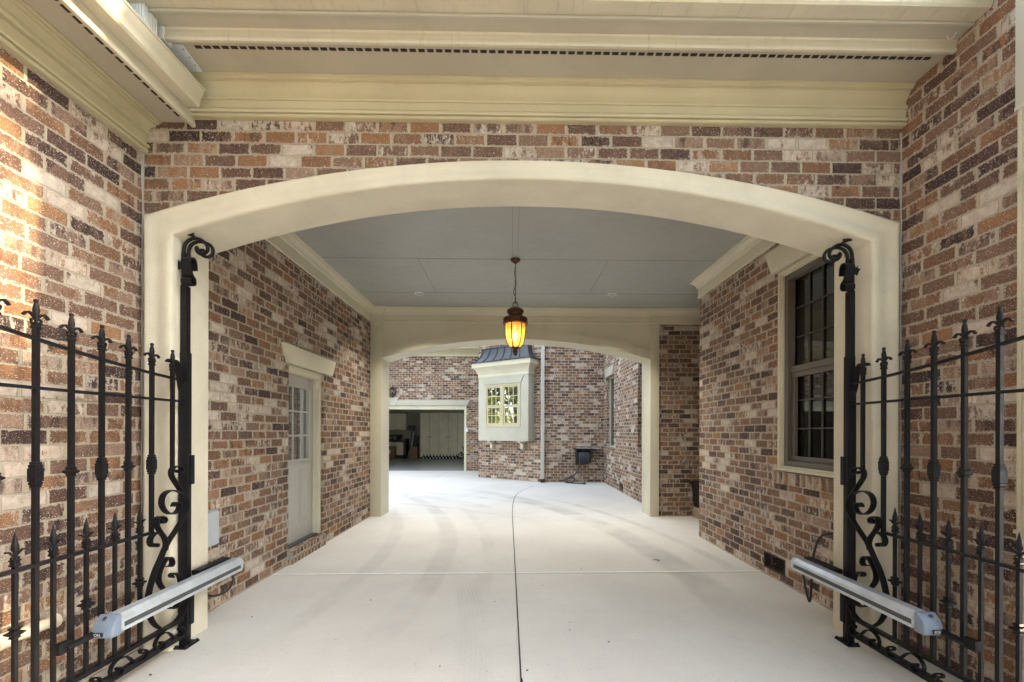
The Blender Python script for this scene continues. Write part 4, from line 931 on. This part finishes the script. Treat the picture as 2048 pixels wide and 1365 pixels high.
for (x0, x1, y0, y1, z1, lab, lb) in ((-6.42, -5.98, 21.55, 21.95, .66, 'cardboard box with a white label in front of the workbench', True), (-5.24, -4.87, 21.75, 22.1, .64, 'taped cardboard box beside the folded treadmill in the garage', False)):
    bx = thing('cardboard_box', lab, 'box', ((x0+x1)/2, (y0+y1)/2, 0))
    b = MB().box(x0, x1, y0, y1, .005, z1).build('carton', 'card', bx, bevel=.01)
    MB().box(x0-.001, x1+.001, y0-.003, y0-.0005, z1*.78, z1*.82).build('tape', 'card', bx)
    if lb: MB().box(x0+.14, x0+.26, y0-.004, y0-.001, .28, .48).build('paper_label', 'label', bx)
tm = thing('treadmill', 'dark folded treadmill standing between the workbench and tall cabinets', 'treadmill', (-5.15, 22.3, 0))
mb = MB(); mb.tube([(-5.52, 22.2, .02), (-5.30, 22.3, .8), (-5.18, 22.35, 1.5)], .05, 8); mb.tube([(-4.92, 22.25, .02), (-4.93, 22.3, 1.2)], .03, 8); mb.build('upright', 'black', tm)
mb = MB(); mb.tube([(-5.42, 22.1, .05), (-5.24, 22.2, .75), (-5.16, 22.25, 1.42)], .045, 6); mb.build('side_rail', 'alu', tm)
MB().prism([(-5.34, .6), (-4.98, .6), (-5.08, 1.2), (-5.22, 1.55), (-5.3, 1.4)], lambda a, p, q: (p, a, q), 22.33, 22.45).build('deck', 'black', tm)
mb = MB()
mb.box(-5.42, -5.08, 22.15, 22.25, 1.50, 1.72); mb.tube([(-5.46, 22.1, 1.52), (-5.3, 22.12, 1.56)], .03, 6); mb.build('console', 'black', tm, bevel=.02)
MB().box(-5.36, -5.14, 22.145, 22.1495, 1.60, 1.65).build('screen', 'slot', tm)
for k in range(11):
    p = gp_(847.6+k*6.55, 915, 21.75); x, y = p.x, 21.75
    kb = thing('kettlebell', 'small black peaked weight with a pale round face in the row before the tall cabinets', 'weight', (x, y, 0), 'row of small black weights on the garage floor')
    MB().lathe([(.03, .005), (.085, .012), (.105, .06), (.09, .11), (.045, .15), (.022, .19), (.014, .25), (.004, .27)], (x, y), 14).build('body', 'black', kb)
    MB().tube([(x, y-.098, .062), (x, y-.112, .062)], [.034, .03], 12).build('face', 'alu', kb)
eb = thing('exercise_bike', 'dark small exercise bike at the right end of the row of weights', 'exercise bike', (-2.4, 21.3, 0))
bx = lambda x, y: tuple(gp_(x, y, 21.4))
mb = MB(); mb.tube([bx(926.5, 895), bx(928, 905), bx(927, 914)], .035, 8); mb.tube([bx(924, 893), bx(928.5, 896), bx(930, 892)], .03, 8); mb.tube([bx(921, 912), bx(927, 908), bx(933, 914)], .04, 8); mb.build('frame', 'black', eb)
for cx_ in (921.5, 931):
    c_ = Vector(bx(cx_, 912.5)); MB().tube([tuple(c_+Vector((.13*math.cos(a), 0, .13*math.sin(a)))) for a in [i*math.pi/10 for i in range(21)]], .026, 8, False).build('wheel', 'black', eb)
mb = MB(); mb.tube([bx(920.5, 905), bx(924, 905)], .04, 8); mb.build('saddle', 'black', eb)

# ================================================================== leaf litter
for k, (px, py, s_) in enumerate(((1312, 1122, .022), (1163, 1138, .010), (790, 1031, .015), (742, 1202, .012), (990, 1205, .009), (1139, 1247, .010), (1218, 1286, .011), (1086, 1173, .009), (505, 1236, .014), (300, 1352, .016), (1140, 1262, .008), (1055, 1343, .011), (812, 972, .03), (1212, 992, .014), (880, 1335, .007))):
    p = at(px, py, Z=0); mb = MB(); a = rnd.random()*6
    if k == 0: mb.tube(spline([(p.x-.03, p.y, .006), (p.x+.0, p.y+.025, .008), (p.x+.035, p.y+.01, .006), (p.x+.03, p.y-.02, .007), (p.x, p.y-.02, .006)], 4), .003, 5)
    else: mb.add([(p.x+s_*math.cos(a+t_)*r_, p.y+s_*math.sin(a+t_)*r_*.8, .003+.006*((i*7) % 3)/2) for i, (t_, r_) in enumerate(((0, 1), (1.1, .45), (2.2, .6), (3.3, 1), (4.4, .5), (5.4, .55)))]+[(p.x, p.y, .010)], [(i, (i+1) % 6, 6) for i in range(6)])
    o = mb.build('fallen_leaf' if k else 'twig', 'bark'); 
    if k: tag(o, 'tiny dry leaf scrap lying on the pale driveway', 'leaf', 'leaf scraps scattered on the driveway')
    else: tag(o, 'small curled brown twig on the driveway near the foundation vent', 'twig')

# ================================================================== trees around the place, some added to block sun and sky
def tree(loc, H, clumps, label, mat, n, size, group=None):
    x0, y0 = loc; t = thing('tree', label, 'tree', (x0, y0, 0), group); q = random.Random(int(x0*13+y0*7))
    mb = MB(); tops = []
    mb.tube(spline([(x0, y0, -.1), (x0+.1, y0-.05, H*.3), (x0-.05, y0+.1, H*.6), (x0, y0, H*.85)], 4), [.22*(1-i/14) for i in range(13)], 8)
    for (cx, cy, cz, r) in clumps:
        zb = max(.5, min(H*.6, cz-r*1.2)); mb.tube([(x0, y0, zb), ((x0+cx)/2+.1, (y0+cy)/2, (zb+cz)/2), (cx, cy, cz)], [.08, .05, .02], 6)
    mb.build('trunk', 'bark', t)
    mb = MB()
    for i in range(n):
        cx, cy, cz, r = clumps[i % len(clumps)]
        d = Vector((q.gauss(0, 1), q.gauss(0, 1), q.gauss(0, 1))).normalized()*r*(q.random()**.45); c_ = Vector((cx, cy, cz))+d
        u = Vector((q.gauss(0, 1), q.gauss(0, 1), q.gauss(0, 1))).normalized(); w = u.cross(Vector((q.gauss(0, 1), q.gauss(0, 1), q.gauss(0, 1)))).normalized(); s_ = size*(.6+q.random()*.8)
        mb.add([tuple(c_-u*s_), tuple(c_+w*s_*.5), tuple(c_+u*s_), tuple(c_-w*s_*.5)], [(0, 1, 2, 3)])
    mb.build('crown', mat, t, 0)
for i, (x, y, h, mt, lb) in enumerate(((-7.6, 11.2, 8.5, 'leaf', 'unseen spreading tree added to shade the courtyard paving'), (-10.5, 9.3, 7.5, 'leaf2', 'leafy pale green tree close beyond the courtyard edge'), (-12, 7.0, 7, 'leaf2', 'yellow green tree mirrored in the bay window, beyond the courtyard'), (-14.5, 10.5, 8, 'leaf', 'deep green tree standing beyond the courtyard'), (-13, 4.0, 6.5, 'leaf2', 'bushy yellow green tree beyond the garage side of the yard'))):  # nearest tree added to block sky over the courtyard paving
    q = random.Random(i); tree((x, y), h, [(x+q.uniform(-1.8, 1.8), y+q.uniform(-1.8, 1.8), h*q.uniform(.2, 1), q.uniform(.9, 1.6)) for _ in range(11)], lb, mt, 3200, .16)

q = random.Random(5)
def screen(X, ya, yb, za, zb, step):  # leaf clumps laid out to block the sun, with a gap left
    out = []; y = ya
    while y <= yb:
        z = za
        while z <= zb:
            yy, zz = y+q.uniform(-.25, .25), z+q.uniform(-.25, .25)
            if not (yy > -.9 and zz > 10.1): out.append((X+q.uniform(-.7, .7), yy, zz, .75))
            z += step
        y += step
    return out
tree((14, -1.6), 11.5, screen(14, -4.6, 1.1, 4.5, 12.5, 1.0)+[(14, .85, 13.2, 1.75), (14.6, .9, 11.0, 1.05), (14, .85, 11.85, .46), (14, .1, 11.7, .55), (14, 1.45, 11.6, .5), (14.1, -.4, 10.9, .45), (14, 1.75, 10.6, .5)], 'unseen tall tree, crown shaped to shade the driveway and dapple the sun', 'leaf', 7500, .2)  # unseen crown shaped to block sun, gapped for the wall patches
tree((15, -8.5), 11, screen(15, -12, -5, 4.2, 11.5, 1.1), 'unseen broad tree added farther down the drive to shade it', 'leaf', 6000, .24)  # added to keep sun off the drive and cut its bounce

for i, (x, y, h, lb) in enumerate(((-8.5, -9.5, 11, 'unseen large tree added behind the viewer to block low sky'), (-3, -11.5, 13, 'unseen tall tree added behind the viewer to block low sky'), (2.5, -11, 12, 'unseen dense tree added behind the viewer to block low sky'), (7.5, -9.5, 11, 'unseen wide tree added behind the viewer to block low sky'))):  # unseen tree line added to block low sky light
    q = random.Random(20+i); tree((x, y), h, [(x+q.uniform(-3, 3), y+q.uniform(-1.8, 1.8), h*q.uniform(.12, 1), q.uniform(1.3, 2.1)) for _ in range(16)], lb, 'leaf', 4000, .26)

q = random.Random(77)
tree((-7.5, -3.5), 11.5, [(q.uniform(-8.5, 3.2), q.uniform(-8, .2), q.uniform(7.6, 10.5), q.uniform(1.2, 1.9)) for _ in range(22)], 'unseen oak canopy added over the drive to cut overhead sky light', 'leaf', 8500, .26)  # added canopy, thins the overhead light before the gates

# ================================================================== LIGHT
SUN_EL, SUN_AZ = 33.0, 4.0      # azimuth: degrees from +X toward -Y
SKY, SUN, EXPO = .15, 2.0, 3.5
w = bpy.data.worlds.new('World'); S.world = w; w.use_nodes = True
nt = w.node_tree; bg = nt.nodes['Background']
sky = nt.nodes.new('ShaderNodeTexSky'); sky.sky_type = 'NISHITA'; sky.sun_disc = False
sky.sun_elevation = R(SUN_EL); sky.sun_rotation = R(90+SUN_AZ); sky.dust_density = 2.0; sky.air_density = 1.0; sky.ozone_density = 1.0
hs = nt.nodes.new('ShaderNodeHueSaturation'); hs.inputs['Saturation'].default_value = .5; nt.links.new(sky.outputs[0], hs.inputs['Color']); nt.links.new(hs.outputs[0], bg.inputs[0]); bg.inputs[1].default_value = SKY
sl = bpy.data.lights.new('sun', 'SUN'); sl.energy = SUN; sl.angle = R(.55); sl.color = (1, .76, .47)
so = bpy.data.objects.new('sun', sl); C.objects.link(so)
e, a = R(SUN_EL), R(SUN_AZ)
so.rotation_euler = Vector((-math.cos(e)*math.cos(a), math.cos(e)*math.sin(a), -math.sin(e))).to_track_quat('-Z', 'Y').to_euler()
so.location = (12, -1, 12)
pl_ = bpy.data.lights.new('lantern_light', 'POINT'); pl_.energy = 2.0; pl_.color = (1, .62, .28); pl_.shadow_soft_size = .03
po = bpy.data.objects.new('lantern_light', pl_); C.objects.link(po); po.location = (LX, LY, 2.52); po.parent = la; po.matrix_parent_inverse = Matrix.Translation(-la.location)

v = S.view_settings; v.use_white_balance = True; v.white_balance_temperature = 6600; v.white_balance_tint = 8; v.view_transform = 'Standard'; v.look = 'None'; v.gamma = 1; v.exposure = EXPO
S.render.engine = 'CYCLES'; cy = S.cycles
cy.max_bounces = 14; cy.diffuse_bounces = 10; cy.glossy_bounces = 4; cy.transparent_max_bounces = 12; cy.sample_clamp_indirect = 8
cy.use_denoising = True
try: cy.denoiser = 'OPENIMAGEDENOISE'
except Exception: pass
